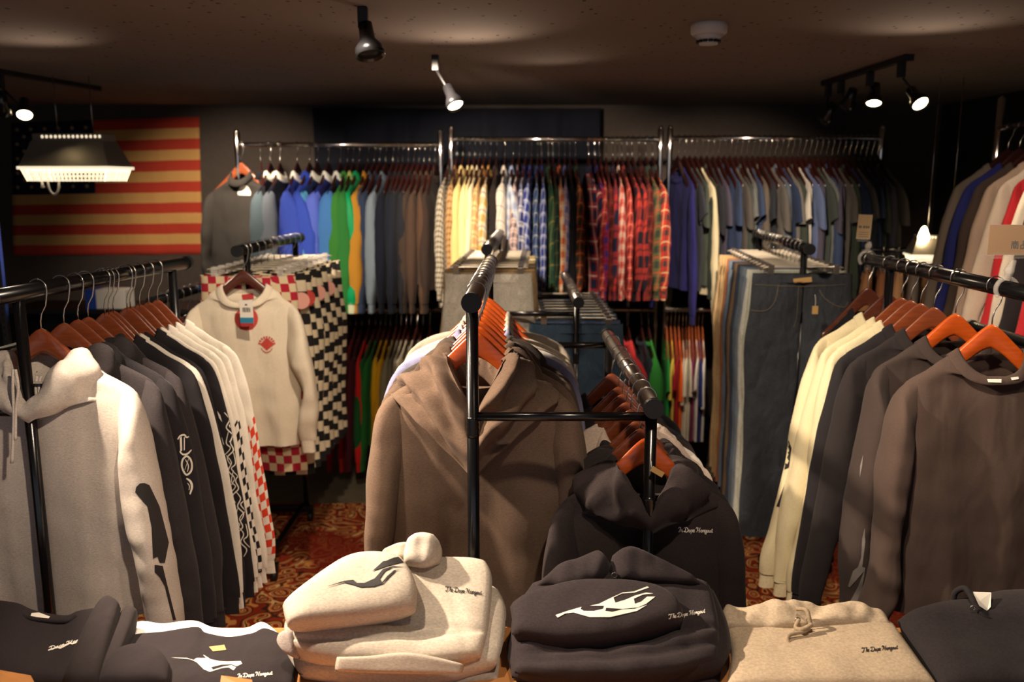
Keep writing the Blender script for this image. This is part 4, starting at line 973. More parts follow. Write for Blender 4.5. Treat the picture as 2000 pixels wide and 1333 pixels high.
gb = part('body', slab([(560, 1262, 1.535), (620, 1292, 1.51), (760, 1300, 1.50), (880, 1296, 1.505), (940, 1282, 1.52)], [(948, 1096, 1.71), (961, 1130, 1.68), (956, 1210, 1.61), (948, 1255, 1.55), (940, 1282, 1.52)], [(580, 1178, 1.62), (640, 1122, 1.68), (740, 1098, 1.71), (860, 1092, 1.72), (948, 1096, 1.71)], [(580, 1178, 1.62), (556, 1218, 1.58), (560, 1262, 1.535)], .07, puff=.42, seed=3, amp=.007, n=56, m=44, creases=((.1, .62, 1, -.12, .05, .006), (-.2, .3, 1, .15, .08, .005), (.7, .2, .2, 1, .06, .003))), 'fleece', g2, GST)
gs = part('sleeve', slab([(562, 1226, 1.520), (640, 1224, 1.535), (730, 1214, 1.545), (812, 1196, 1.56)], [(782, 1090, 1.665), (800, 1112, 1.635), (814, 1150, 1.595), (812, 1196, 1.56)], [(552, 1184, 1.565), (600, 1146, 1.60), (668, 1098, 1.65), (722, 1084, 1.67), (782, 1090, 1.665)], [(552, 1184, 1.565), (556, 1206, 1.54), (562, 1226, 1.520)], .055, puff=.6, seed=4, amp=.004, n=48, m=34), 'fleece', g2, (208, 196, 180))
part('hood', slab([(792, 1106, 1.68), (830, 1112, 1.675), (858, 1100, 1.68)], [(846, 1044, 1.70), (860, 1064, 1.695), (858, 1100, 1.68)], [(800, 1052, 1.71), (822, 1040, 1.71), (846, 1044, 1.70)], [(800, 1052, 1.71), (794, 1080, 1.70), (792, 1106, 1.68)], .07, seed=5, amp=.012, freq=22, n=28, m=24), 'fleece', g2, (214, 204, 190))
part('hood_side', slab([(742, 1094, 1.69), (780, 1102, 1.685), (808, 1100, 1.685)], [(806, 1062, 1.70), (812, 1080, 1.695), (808, 1100, 1.685)], [(752, 1080, 1.71), (780, 1066, 1.71), (806, 1062, 1.70)], [(752, 1080, 1.71), (746, 1088, 1.70), (742, 1094, 1.69)], .05, seed=6, amp=.01, freq=20, n=24, m=18), 'fleece', g2, (210, 198, 182))
part('pocket', slab([(654, 1312, 1.486), (740, 1316, 1.478), (830, 1318, 1.478), (902, 1316, 1.488)], [(906, 1298, 1.50), (905, 1308, 1.494), (902, 1316, 1.488)], [(658, 1284, 1.497), (720, 1282, 1.494), (790, 1275, 1.496), (850, 1284, 1.495), (906, 1298, 1.50)], [(658, 1284, 1.497), (655, 1298, 1.491), (654, 1312, 1.486)], .012, seed=7, amp=.002, n=30, m=12), 'fleece', g2, (190, 178, 164))
fl = [[(634, 1147), (672, 1135), (690, 1133), (697, 1139), (712, 1139), (732, 1130), (748, 1112), (768, 1106), (796, 1108), (768, 1108), (752, 1116), (742, 1130), (746, 1138), (756, 1126), (770, 1114), (786, 1113), (774, 1115), (762, 1126), (748, 1140), (730, 1146), (704, 1147), (688, 1142), (672, 1138)],
      [(727, 1116), (748, 1097), (754, 1096), (768, 1090), (788, 1086), (797, 1098), (780, 1100), (756, 1106), (742, 1111)]]
print_on('flame_print', fl, [gs, gb], 'inkb', g2, 7, .002)
print_on('chest_lettering', script_text('The Dope Hangout', 870, 1155, 942, 1162, 9, 1.6), [gb], 'inkb', g2, 50, .0016)
# ---- black stack
BK = (52, 45, 47)
b0 = E('folded_hoodie', (.2, 1.6, TZ), 'black hoodie at the bottom of the folded black stack', 'folded hoodie', 'folded hoodies on the table')
part('body', slab([(1005, 1345, 1.5), (1150, 1352, 1.49), (1300, 1352, 1.49), (1405, 1340, 1.5)], [(1412, 1225, 1.74), (1424, 1290, 1.62), (1405, 1340, 1.5)], [(1005, 1225, 1.74), (1150, 1215, 1.75), (1300, 1215, 1.75), (1412, 1225, 1.74)], [(1005, 1225, 1.74), (990, 1290, 1.62), (1005, 1345, 1.5)], .05, seed=11, amp=.014, freq=7), 'fleece', b0, BK)
b1 = E('folded_hoodie', (.2, 1.6, .77), 'black hoodie in the middle of the folded black stack', 'folded hoodie', 'folded hoodies on the table')
part('body', slab([(1000, 1325, 1.505), (1150, 1338, 1.49), (1300, 1338, 1.49), (1410, 1305, 1.505)], [(1392, 1150, 1.72), (1420, 1215, 1.64), (1427, 1270, 1.56), (1410, 1305, 1.505)], [(1010, 1200, 1.70), (1120, 1150, 1.74), (1280, 1145, 1.75), (1392, 1150, 1.72)], [(1010, 1200, 1.70), (990, 1262, 1.61), (1000, 1325, 1.505)], .065, seed=12, amp=.016, freq=7), 'fleece', b1, BK)
b2 = E('folded_hoodie', (.2, 1.6, .83), 'black hoodie with cream flame sleeve on top of the folded black stack', 'folded hoodie', 'folded hoodies on the table')
bb = part('body', slab([(1006, 1316, 1.495), (1120, 1332, 1.48), (1280, 1328, 1.48), (1404, 1292, 1.51)], [(1385, 1142, 1.70), (1396, 1180, 1.66), (1406, 1235, 1.59), (1404, 1292, 1.51)], [(1040, 1140, 1.70), (1150, 1126, 1.72), (1290, 1122, 1.73), (1385, 1142, 1.70)], [(1040, 1140, 1.70), (1000, 1210, 1.62), (1006, 1316, 1.495)], .07, puff=.45, seed=13, amp=.014, n=52, m=40, creases=((.2, .4, 1, -.25, .10, .012), (-.3, .75, 1, -.1, .08, .01))), 'fleece', b2, BK)
bs = part('sleeve', slab([(1000, 1240, 1.545), (1100, 1262, 1.53), (1220, 1252, 1.535), (1330, 1222, 1.56)], [(1280, 1150, 1.655), (1318, 1172, 1.62), (1334, 1195, 1.59), (1330, 1222, 1.56)], [(996, 1186, 1.62), (1060, 1158, 1.65), (1160, 1142, 1.67), (1280, 1150, 1.655)], [(996, 1186, 1.62), (1000, 1212, 1.58), (1000, 1240, 1.545)], .06, puff=.55, seed=14, amp=.006, n=44, m=30), 'fleece', b2, BK)
part('hood', slab([(1040, 1156, 1.69), (1110, 1160, 1.685), (1180, 1140, 1.69)], [(1170, 1078, 1.73), (1192, 1104, 1.71), (1180, 1140, 1.69)], [(1090, 1108, 1.73), (1130, 1098, 1.735), (1170, 1078, 1.73)], [(1090, 1108, 1.73), (1070, 1130, 1.71), (1040, 1156, 1.69)], .07, seed=15, amp=.012, freq=16, n=30, m=24), 'fleece', b2, BK)
part('hood_side', slab([(1192, 1140, 1.69), (1260, 1146, 1.685), (1372, 1146, 1.69)], [(1310, 1112, 1.72), (1350, 1128, 1.705), (1372, 1146, 1.69)], [(1196, 1086, 1.735), (1236, 1072, 1.735), (1310, 1112, 1.72)], [(1196, 1086, 1.735), (1190, 1112, 1.71), (1192, 1140, 1.69)], .07, seed=16, amp=.012, freq=16, n=30, m=24), 'fleece', b2, BK)
def eyelet(px, py, d, r, root, mat='chrome'):
    p = at(px, py, d); q = MB(); pts = [(p.x + r * math.cos(a * PI / 8), p.y, p.z + r * math.sin(a * PI / 8)) for a in range(17)]
    part('eyelet', q.tube(pts, r * .28, 8).mesh('eyelet'), mat, root)
eyelet(1181, 1137, 1.655, .0055, b2); eyelet(1200, 1124, 1.675, .0055, b2)
fl2 = [[(1085, 1202), (1089, 1207), (1104, 1199), (1120, 1197), (1152, 1206), (1192, 1206), (1226, 1198), (1244, 1194), (1264, 1182), (1240, 1190), (1216, 1191), (1196, 1196), (1182, 1194), (1184, 1188), (1216, 1190), (1246, 1187), (1262, 1180), (1280, 1166), (1264, 1166), (1252, 1176), (1240, 1180), (1238, 1170), (1256, 1162), (1276, 1160), (1262, 1158), (1240, 1164), (1222, 1172), (1202, 1178), (1198, 1168), (1214, 1160), (1240, 1158), (1268, 1148), (1264, 1146), (1238, 1156), (1216, 1158), (1190, 1170), (1170, 1180), (1152, 1184), (1180, 1184), (1178, 1190), (1160, 1194), (1140, 1194), (1134, 1190), (1136, 1186), (1108, 1194)]]
print_on('flame_print', fl2, [bs, bb], 'inkw', b2, 7, .002)
print_on('chest_lettering', script_text('The Dope Hangout', 1306, 1210, 1378, 1197, 9, 1.6), [bb, bs], 'inkw', b2, 50, .0016)
# ---- tan hoodie
TAN = (196, 176, 150)
tn = E('folded_hoodie', (.55, 1.6, TZ), 'oatmeal hoodie with knotted drawstring lying flat between black clothes', 'folded hoodie', 'folded hoodies on the table')
tb = part('body', slab([(1418, 1345, 1.47), (1560, 1350, 1.46), (1700, 1350, 1.46), (1836, 1345, 1.47)], [(1745, 1218, 1.68), (1768, 1255, 1.62), (1800, 1300, 1.54), (1836, 1345, 1.47)], [(1412, 1222, 1.68), (1520, 1226, 1.685), (1640, 1222, 1.685), (1745, 1218, 1.68)], [(1412, 1222, 1.68), (1428, 1272, 1.6), (1418, 1345, 1.47)], .05, puff=.5, seed=21, amp=.005, n=50, m=36), 'fleece', tn, TAN)
th_ = part('hood', slab([(1414, 1230, 1.655), (1480, 1236, 1.65), (1560, 1234, 1.65), (1640, 1230, 1.655), (1742, 1226, 1.66)], [(1706, 1198, 1.70), (1728, 1208, 1.69), (1742, 1226, 1.66)], [(1418, 1182, 1.71), (1460, 1196, 1.71), (1500, 1184, 1.715), (1560, 1186, 1.715), (1600, 1196, 1.71), (1650, 1188, 1.715), (1684, 1200, 1.71), (1706, 1198, 1.70)], [(1418, 1182, 1.71), (1410, 1200, 1.69), (1414, 1230, 1.655)], .05, seed=22, amp=.016, freq=17, n=60, m=22), 'fleece', tn, (204, 184, 158))
part('drawstring', MB().tube(catmull([tuple(at(*p)) for p in [(1556, 1190, 1.66), (1574, 1192, 1.645), (1580, 1206, 1.635), (1582, 1222, 1.63), (1570, 1234, 1.62), (1544, 1240, 1.61), (1538, 1250, 1.60), (1546, 1262, 1.592), (1560, 1269, 1.588)]], 6), .0042, 8).mesh('drawstring'), 'rib', tn, (176, 156, 130))
part('drawstring', MB().tube(catmull([tuple(at(*p)) for p in [(1560, 1212, 1.64), (1554, 1226, 1.63), (1566, 1230, 1.62), (1586, 1220, 1.625)]], 6), .0042, 8).mesh('drawstring'), 'rib', tn, (176, 156, 130))
eyelet(1558, 1212, 1.645, .005, tn); eyelet(1580, 1212, 1.645, .005, tn)
print_on('chest_lettering', script_text('The Dope Hangout', 1683, 1275, 1754, 1268, 9, 1.6), [tb], 'inkb', tn, 50, .0016)
# ---- right black hoodie
rb = E('folded_hoodie', (.8, 1.6, TZ), 'black hoodie with drawstrings and white label lying at the right edge', 'folded hoodie', 'folded hoodies on the table')
part('body', slab([(1838, 1350, 1.46), (1900, 1355, 1.45), (1980, 1355, 1.45), (2090, 1350, 1.46)], [(2080, 1170, 1.72), (2090, 1260, 1.6), (2090, 1350, 1.46)], [(1752, 1214, 1.69), (1830, 1188, 1.72), (1900, 1176, 1.735), (1990, 1162, 1.745), (2080, 1170, 1.72)], [(1752, 1214, 1.69), (1780, 1264, 1.61), (1838, 1350, 1.46)], .07, puff=.5, seed=31, amp=.008, n=50, m=36), 'fleece', rb, (46, 41, 43))
for q in ([(1862, 1178, 1.72), (1866, 1158, 1.72), (1884, 1150, 1.71), (1896, 1164, 1.69), (1908, 1188, 1.66), (1926, 1208, 1.64), (1960, 1222, 1.63), (2002, 1244, 1.60)], [(1942, 1198, 1.66), (1970, 1216, 1.65), (2006, 1232, 1.63)]):
    part('drawstring', MB().tube(catmull([tuple(at(*p)) for p in q], 6), .0062, 8).mesh('drawstring'), 'rib', rb, (40, 36, 38))
q = [at(1902, 1157, 1.695), at(1936, 1158, 1.695), at(1935, 1186, 1.665), at(1928, 1194, 1.66), at(1906, 1180, 1.67)]
m_ = MB(); m_.add(q + [v + Vector((0, .003, -.001)) for v in q], [(0, 1, 2, 3, 4), (9, 8, 7, 6, 5)] + [(k, k + 5, (k + 1) % 5 + 5, (k + 1) % 5) for k in range(5)])
part('label', m_.mesh('label', False), 'paper', rb)
eyelet(1900, 1188, 1.65, .005, rb)
# ---- left tees
bt = E('folded_tee', (-.85, 1.6, TZ), 'black folded tee with white lettering at the left edge', 'folded tee', 'folded tees on the table')
b_ = part('body', slab([(-60, 1330, 1.52), (60, 1335, 1.51), (190, 1345, 1.49)], [(236, 1188, 1.72), (224, 1240, 1.65), (206, 1300, 1.56), (190, 1345, 1.49)], [(-60, 1176, 1.735), (30, 1184, 1.73), (70, 1200, 1.725), (130, 1210, 1.72), (160, 1200, 1.72), (236, 1188, 1.72)], [(-60, 1176, 1.735), (-70, 1250, 1.64), (-60, 1330, 1.52)], .05, puff=.5, seed=41, amp=.004, n=44, m=34), 'cotton', bt, (46, 40, 42))
part('collar', MB().tube(catmull([tuple(at(*p)) for p in [(30, 1190, 1.705), (44, 1204, 1.69), (80, 1212, 1.68), (130, 1214, 1.68), (150, 1204, 1.69)]], 6), .005, 8).mesh('collar'), 'rib', bt, (40, 35, 37))
part('sleeve', slab([(120, 1340, 1.47), (150, 1345, 1.46), (196, 1345, 1.47)], [(236, 1190, 1.68), (224, 1250, 1.60), (196, 1345, 1.47)], [(196, 1186, 1.695), (214, 1176, 1.70), (236, 1190, 1.68)], [(196, 1186, 1.695), (160, 1250, 1.59), (120, 1340, 1.47)], .05, puff=.7, seed=42, amp=.003, n=20, m=40), 'cotton', bt, (50, 44, 45))
part('sleeve', slab([(170, 1345, 1.47), (200, 1348, 1.47), (222, 1335, 1.49)], [(270, 1198, 1.69), (258, 1240, 1.63), (222, 1335, 1.49)], [(236, 1206, 1.695), (252, 1192, 1.70), (270, 1198, 1.69)], [(236, 1206, 1.695), (210, 1270, 1.58), (170, 1345, 1.47)], .05, puff=.5, seed=43, amp=.003, n=20, m=40), 'cotton', bt, (48, 42, 43))
print_on('label', [[(57, 1209), (62, 1198), (76, 1197), (98, 1205), (92, 1212)]], [b_], 'paper', bt, 8, .004)
print_on('chest_lettering', stroke_quads([(94, 1271), (112, 1265), (118, 1266), (136, 1257), (142, 1258), (161, 1250)], 3.4, 3) + script_text('Dope Hang', 96, 1271, 160, 1252, 7, 1.8), [b_], 'inkw', bt, 50, .0016)
wt_ = E('folded_tee', (-.6, 1.68, TZ), 'white folded tee peeking out under the black flame tee', 'folded tee', 'folded tees on the table')
part('body', slab([(170, 1330, 1.53), (300, 1335, 1.53), (450, 1335, 1.53), (560, 1320, 1.55)], [(545, 1240, 1.69), (570, 1280, 1.62), (560, 1320, 1.55)], [(240, 1230, 1.70), (275, 1214, 1.725), (320, 1220, 1.72), (380, 1214, 1.725), (420, 1228, 1.71), (480, 1228, 1.71), (512, 1217, 1.72), (545, 1240, 1.69)], [(240, 1230, 1.70), (210, 1280, 1.62), (170, 1330, 1.53)], .022, seed=51, amp=.004, n=44, m=24), 'cotton', wt_, (240, 236, 228))
ft = E('folded_tee', (-.6, 1.6, TZ), 'black folded tee with white flame print lying on white tee', 'folded tee', 'folded tees on the table')
f_ = part('body', slab([(160, 1350, 1.47), (300, 1352, 1.46), (450, 1352, 1.46), (572, 1345, 1.48)], [(546, 1246, 1.655), (574, 1262, 1.63), (580, 1300, 1.56), (572, 1345, 1.48)], [(244, 1246, 1.67), (310, 1240, 1.675), (384, 1232, 1.69), (400, 1244, 1.675), (440, 1252, 1.66), (490, 1246, 1.67), (512, 1236, 1.685), (546, 1246, 1.655)], [(244, 1246, 1.67), (210, 1290, 1.58), (160, 1350, 1.47)], .03, puff=.6, seed=52, amp=.005, n=50, m=34), 'cotton', ft, (46, 40, 42))
part('sleeve', slab([(190, 1340, 1.455), (250, 1346, 1.445), (330, 1340, 1.455)], [(300, 1272, 1.56), (332, 1300, 1.51), (330, 1340, 1.455)], [(220, 1290, 1.55), (260, 1272, 1.57), (300, 1272, 1.56)], [(220, 1290, 1.55), (204, 1310, 1.51), (190, 1340, 1.455)], .035, puff=.7, seed=53, amp=.004, n=26, m=20), 'cotton', ft, (44, 38, 40))
part('collar', MB().tube(catmull([tuple(at(*p)) for p in [(384, 1236, 1.67), (400, 1252, 1.645), (430, 1262, 1.63), (462, 1260, 1.63), (490, 1252, 1.645), (510, 1240, 1.665)]], 6), .005, 8).mesh('collar'), 'rib', ft, (40, 35, 37))
print_on('label', [[(408, 1264), (438, 1260), (442, 1270), (416, 1273)]], [f_], 'kraft', ft, 8, .003)
fl3 = [[(334, 1285), (366, 1286), (384, 1294), (398, 1308), (410, 1313), (432, 1306), (446, 1304), (456, 1310), (461, 1304), (452, 1300), (436, 1303), (416, 1309), (412, 1304), (432, 1299), (452, 1298), (462, 1302), (473, 1297), (470, 1292), (444, 1293), (428, 1292), (400, 1286), (384, 1286), (378, 1290), (368, 1288)], [(397, 1280), (404, 1288), (416, 1292), (408, 1286), (398, 1280)]]
print_on('flame_print', fl3, [f_], 'inkw', ft, 8, .002)
print_on('chest_lettering', script_text('In Dope Hangout', 464, 1325, 533, 1318, 8, 1.6), [f_], 'inkw', ft, 50, .0016)
# wooden sign boards in front
for q, l in (([(-20, 1306, 1.44), (60, 1320, 1.44), (72, 1345, 1.40), (-20, 1345, 1.40)], 'wooden sign board leaning in front of the left black tee'), ([(432, 1320, 1.44), (492, 1328, 1.44), (496, 1350, 1.40), (428, 1350, 1.40)], 'wooden sign board in front of the black flame tee')):
    v = [at(*p) for p in q]; m_ = MB(); m_.add(v + [p + Vector((0, .006, -.012)) for p in v], [(0, 1, 2, 3), (7, 6, 5, 4)] + [(k, k + 4, (k + 1) % 4 + 4, (k + 1) % 4) for k in range(4)])
    tag(O('sign_board', m_, 'tablewood', smooth=False), l, 'sign', 'wooden sign boards on the table')
# clear plastic bag/strap beside the grey stack
# ================================================================== PRINTS ON HANGING CLOTHES
P_ = lambda r: list(r_parts[r.name].values())
print_on('chest_lettering', script_text('In Dope Hangout', 1325, 1040, 1393, 1041, 9.5, 1.8), P_(G['b', 0]), 'inkw', G['b', 0], 50, .0016)
# gothic letters down the charcoal sleeve
C_ = [[(351, 856), (355, 853), (356, 880), (352, 884)], [(359, 855), (361, 854), (361, 879), (359, 881)]] + stroke_quads([(347, 859), (352, 852), (360, 850), (365, 855), (372, 850)], 3.4, 4) + stroke_quads([(351, 882), (357, 888), (366, 887), (374, 879)], 3.6, 4)
O_ = stroke_quads([(364, 891), (357, 898), (355, 910), (359, 922), (365, 928), (373, 921), (375, 908), (371, 896), (364, 891)], 3.6, 4, False) + stroke_quads([(362, 898), (368, 910), (366, 922)], 2, 4) + stroke_quads([(369, 895), (361, 918)], 1.5, 3)
D_ = stroke_quads([(364, 935), (372, 941), (375, 952), (371, 966)], 4.5, 4) + stroke_quads([(366, 944), (370, 950), (369, 958)], 1.6, 3)
LS = [G[i] for i in range(12)]
g_ = first_hit(LS[1:7], 361, 880); LS.remove(g_)
print_on('gothic_lettering', C_ + O_ + D_, P_(g_), 'inkw', g_, 8, .002)
g_['label'] = 'black hoodie with white gothic letters down the sleeve, on left rack'
# flame outlines down the black sleeve
fo = []
for x, y in ((428, 805), (432, 850), (438, 890)): fo.append([(x - 4, y - 2), (x, y + 12), (x + 6, y + 20), (x + 2, y + 6)])
for x, y, s in ((446, 806, 1), (452, 850, -1), (450, 890, 1), (462, 925, -1), (468, 960, 1), (470, 1000, -1), (474, 1030, 1)):
    fo += stroke_quads([(x - 8 * s, y), (x + 2 * s, y + 14), (x - 4 * s, y + 30), (x + 8 * s, y + 44), (x + 2 * s, y + 58)], 2.4, 4)
    fo += stroke_quads([(x + 6 * s, y - 6), (x + 10 * s, y + 16), (x + 2 * s, y + 26), (x + 14 * s, y + 40)], 2.2, 4)
print_on('flame_outline', fo, P_(G[7]), 'inkw', G[7], 8, .002)
# black flames on the grey sleeve
gf = [[(273, 945), (266, 952), (264, 962), (272, 972), (288, 990), (296, 1030), (299, 1092), (308, 1088), (312, 1100), (322, 1100), (330, 1060), (312, 990), (292, 948), (282, 944)],
      [(302, 1104), (318, 1106), (326, 1140), (336, 1180), (344, 1212), (338, 1212), (322, 1146), (312, 1128), (302, 1118)]]
print_on('flame_print', gf, P_(G[0]), 'inkb', G[0], 8, .002)
# flames on the right sleeves
for f1_ in ([[(1524, 900), (1536, 880), (1540, 860), (1546, 876), (1541, 914), (1532, 918), (1534, 900), (1526, 940), (1518, 944)], [(1516, 990), (1534, 942), (1546, 926), (1540, 950), (1526, 992)]]): print_on('flame_print', [f1_], P_(G['r', 6]), 'inkb', G['r', 6], 8, .002)
gm = solid('grey_print', (122, 116, 112), .7)
for k, ff in ((3, [[(1612, 926), (1618, 960), (1610, 1000), (1604, 1060), (1598, 1114), (1608, 1116), (1614, 1080), (1626, 1040), (1630, 980), (1624, 940)]]), (1, [[(1689, 1032), (1684, 1052), (1682, 1090), (1676, 1108), (1666, 1116), (1656, 1146), (1660, 1148), (1676, 1130), (1688, 1116), (1676, 1146), (1658, 1180), (1662, 1188), (1676, 1186), (1684, 1150), (1690, 1110), (1684, 1108), (1690, 1060)], [(1686, 888), (1680, 910), (1679, 934), (1684, 910)]])):
    for f1_ in ff: print_on('flame_print', [f1_], P_(G['r', k]), gm, G['r', k], 8, .002)
print_on('neck_label', [[(1928, 741), (1956, 741), (1956, 748), (1930, 747)], [(1974, 738), (1989, 736), (1990, 741), (1976, 743)]], P_(G['r', 0]), 'paper', G['r', 0], 8, .004)
# white shirt emblem, neck label, round print and swing tag
print_on('neck_label', [[(472, 576), (494, 573), (496, 584), (474, 586)]], P_(ws_), 'red', ws_, 6, .004)
circ = lambda x, y, r, n=28: [(x + r * math.cos(2 * PI * k / n), y + r * math.sin(2 * PI * k / n)) for k in range(n)]
print_on('round_print', [circ(481, 623, 23)], P_(ws_), 'inkr', ws_, 8, .002)
em = [[(508, 673), (521, 660), (536, 673), (521, 685)]]
for k in range(9): a = PI + PI * (k + .5) / 9; em.append([(521 + r * math.cos(a + s), 674 + r * math.sin(a + s)) for r, s in ((12, -.11), (17, -.11), (17, .11), (12, .11))])
em += stroke_quads([(510, 680), (514, 686), (521, 689), (528, 686), (532, 680)], 2, 3)
print_on('diamond_emblem', em, P_(ws_), 'inkr', ws_, 6, .002)
tg = E('swing_tag', at(481, 600, 3.26), 'white and blue barcode swing tag on the white shirt with red emblem', 'tag')
k_ = 3.26 / F
O('card', MB().box((0, 0, -.024 * 1), (26 * k_, .002, 52 * k_)), 'paper', tg, smooth=False)
O('blue_band', MB().box((0, -.0015, -.024 - 14 * k_), (26 * k_, .002, 11 * k_)), 'blue', tg, smooth=False)
O('red_band', MB().box((0, -.0015, -.024 - 22.5 * k_), (26 * k_, .002, 6 * k_)), 'red', tg, smooth=False)
bc = MB()
for j in range(8): bc.box(((-7 + j * 2) * k_, -.0016, -.024 + 7 * k_), ((1.2 if j % 3 else .7) * k_, .001, 9 * k_))
bc.box((0, -.0016, -.024 + 17 * k_), (4 * k_, .001, 3 * k_)); O('barcode', bc, 'inkb', tg, smooth=False)
# jeans details
jn = G['jean']
st = []
for s in (1, -1):
    if s > 0: q = [(1520, 556), (1518, 572), (1512, 592), (1498, 606), (1480, 608), (1466, 606)]
    else: q = [(1600, 566), (1610, 582), (1630, 596), (1650, 600), (1656, 590)]
    st += stroke_quads(q, 1.6, 4, False)
st += stroke_quads([(1560, 560), (1558, 590), (1556, 620), (1550, 640)], 1.5, 4, False) + stroke_quads([(1474, 556), (1560, 560), (1652, 556)], 1.2, 4, False)
print_on('stitching', st, P_(jn), solid('jean_thread', (104, 94, 80), .8), jn, 30, .002)
print_on('size_label', [[(1549, 545), (1585, 541), (1586, 551), (1550, 554)]], P_(jn), 'kraft', jn, 8, .003)
tg = E('hang_tag', at(1592, 606, 3.42), 'small orange paper tag hanging on the front dark jeans', 'tag')
O('card', MB().box((0, 0, 0), (.023, .002, .032)), 'kraft', tg, smooth=False); cord('string', [(0, 0, .016), (.001, .004, .04), (0, .012, .06)], .0008, 'paper', tg)
# ================================================================== DRAWSTRINGS OF THE GREY HOODIES
def hang_cord(root, pts, color, r=.0036):
    inv = Matrix.Translation(-root.location); P = [tuple(at(*p)) for p in pts]
    o = O('drawstring', MB().tube(catmull(P, 6), r, 8).mesh('drawstring'), 'rib', root, color)
    bpy.context.view_layer.update(); o.matrix_parent_inverse = root.matrix_world.inverted(); return o
hang_cord(G[0], [(80, 735, 2.055), (76, 756, 2.05), (78, 790, 2.05), (76, 830, 2.05)], (212, 202, 192)); hang_cord(G[0], [(72, 735, 2.055), (70, 760, 2.05), (74, 800, 2.05)], (212, 202, 192))
hang_cord(G[0], [(26, 722, 1.985), (25, 760, 1.98), (27, 820, 1.98), (23, 905, 1.98)], (206, 196, 186)); hang_cord(G[0], [(30, 722, 1.985), (36, 760, 1.98), (31, 800, 1.98), (30, 860, 1.98)], (206, 196, 186))
# ================================================================== LAMPS
def aim(o, target):
    o.rotation_euler = (Vector(target) - Vector(o.location)).to_track_quat('-Z', 'Y').to_euler()
def spot(loc, target, power, angle=60, blend=.5, size=.03, color=(1, .80, .58), name='spot_lamp'):
    l = bpy.data.lights.new(name, 'SPOT'); l.energy = power; l.spot_size = math.radians(angle); l.spot_blend = blend; l.shadow_soft_size = size; l.color = color
    o = bpy.data.objects.new(name, l); COL.objects.link(o); o.location = loc; aim(o, target); return o
def track_head(base, head, target, label, lit=True, r=.036, power=0, angle=70, **kw):
    base, head = Vector(base), Vector(head); d = (Vector(target) - head).normalized()
    root = E('spotlight', base, label, 'spotlight', 'ceiling spotlights')
    O('adapter', MB().box((0, 0, -.03), (.028, .028, .06)), 'matte', root, smooth=False, bevel=.003)
    h = head - base
    O('arm', MB().tube([(0, 0, -.05), h * .5 + Vector((0, 0, -.02)), h - d * .03], .005, 8), 'matte', root)
    O('lamp_head', MB().lathe(h - d * .085, [(.0, 0), (.020, .002), (.022, .05), (r * .95, .075), (r, .10), (r * .93, .10), (r * .8, .088)], 24, d), 'black', root)
    O('lens', MB().lathe(h + d * .004, [(r * .9, 0), (r * .9, .003)], 24, d), 'bulb' if lit else 'matte', root)
    if power: spot(head + d * .022, target, power, angle, **kw)
    return root
def track(p0, p1, label):
    p0, p1 = Vector(p0), Vector(p1); c = (p0 + p1) / 2; L = (p1 - p0).length; a = math.atan2(p1.y - p0.y, p1.x - p0.x)
    root = E('light_track', c, label, 'light track'); O('channel', MB().box((0, 0, -.0), (L, .034, .022), a), 'matte', root, smooth=False, bevel=.002)
    for s in (-1, 1): O('end_cap', MB().box((s * math.cos(a) * L / 2, s * math.sin(a) * L / 2, 0), (.012, .038, .026), a), 'matte', root, smooth=False)
ZT = ZC - .011
track((-2.272, 3.88, ZT), (-2.143, 4.66, ZT), 'black light track on the ceiling above the flag')
track((1.549, 3.54, ZT), (1.534, 4.42, ZT), 'black light track on the ceiling at right')
def hd(px, py, d): return at(px, py, d)
b = Vector((-2.256, 3.98, ZC - .022)); track_head(b, hd(48, 222, 3.98), (-1.7, 3.0, .8), 'lit spotlight at left of the track above the flag', power=22, angle=80)
b = Vector((-2.27, 3.9, ZC - .022)); track_head(b, hd(6, 215, 3.92), (-2.6, 4.6, .8), 'unlit spotlight cut by the left photo edge', False)
b = Vector((1.549, 3.60, ZC - .022)); track_head(b, hd(1796, 200, 3.60), (1.9, 2.3, .8), 'lit spotlight tilted right at near end of right track', power=16, angle=80)
b = Vector((1.546, 3.90, ZC - .022)); track_head(b, hd(1707, 198, 3.90), (1.35, 3.4, .9), 'lit spotlight pointing down on the right track', power=16, angle=80)
b = Vector((1.54, 4.22, ZC - .022)); track_head(b, hd(1655, 205, 4.22), (1.5, 5.2, .8), 'unlit spotlight third along the right track', False)
b = Vector((1.535, 4.37, ZC - .022)); track_head(b, hd(1612, 232, 4.37), (1.3, 4.9, 1.2), 'unlit spotlight at far end of right track', False)
b = Vector((at(850, 118, 3.56).x, 3.56, ZC)); track_head(b, hd(888, 202, 3.50), (.25, 2.9, .9), 'lit spotlight over the flannel shirts', power=26, angle=95)
b = Vector((at(706, 10, 2.6).x, 2.62, ZC)); track_head(b, hd(722, 100, 2.6), (-.2, 2.3, .9), 'dark unlit spotlight at top of the ceiling, left of middle', False, r=.043)
# smoke detector
p = atz(1385, 46, ZC); sd = E('smoke_detector', (p.x, p.y, ZC), 'round white smoke detector on the dark ceiling', 'smoke detector')
O('base', MB().lathe((0, 0, 0), [(.056, 0), (.057, -.012), (.056, -.03), (.050, -.036)], 32), 'white', sd)
O('sensor', MB().lathe((0, 0, -.034), [(.050, 0), (.032, -.016), (.030, -.018)], 32), 'white', sd)
sl = MB()
for k in range(12): a = k * PI / 6; sl.box((.034 * math.cos(a), .034 * math.sin(a), -.055), (.012, .009, .007), a + PI / 2)
O('vent', sl, 'matte', sd, smooth=False); O('cap', MB().lathe((0, 0, -.056), [(.030, 0), (.029, -.008), (0, -.009)], 32), 'white', sd)
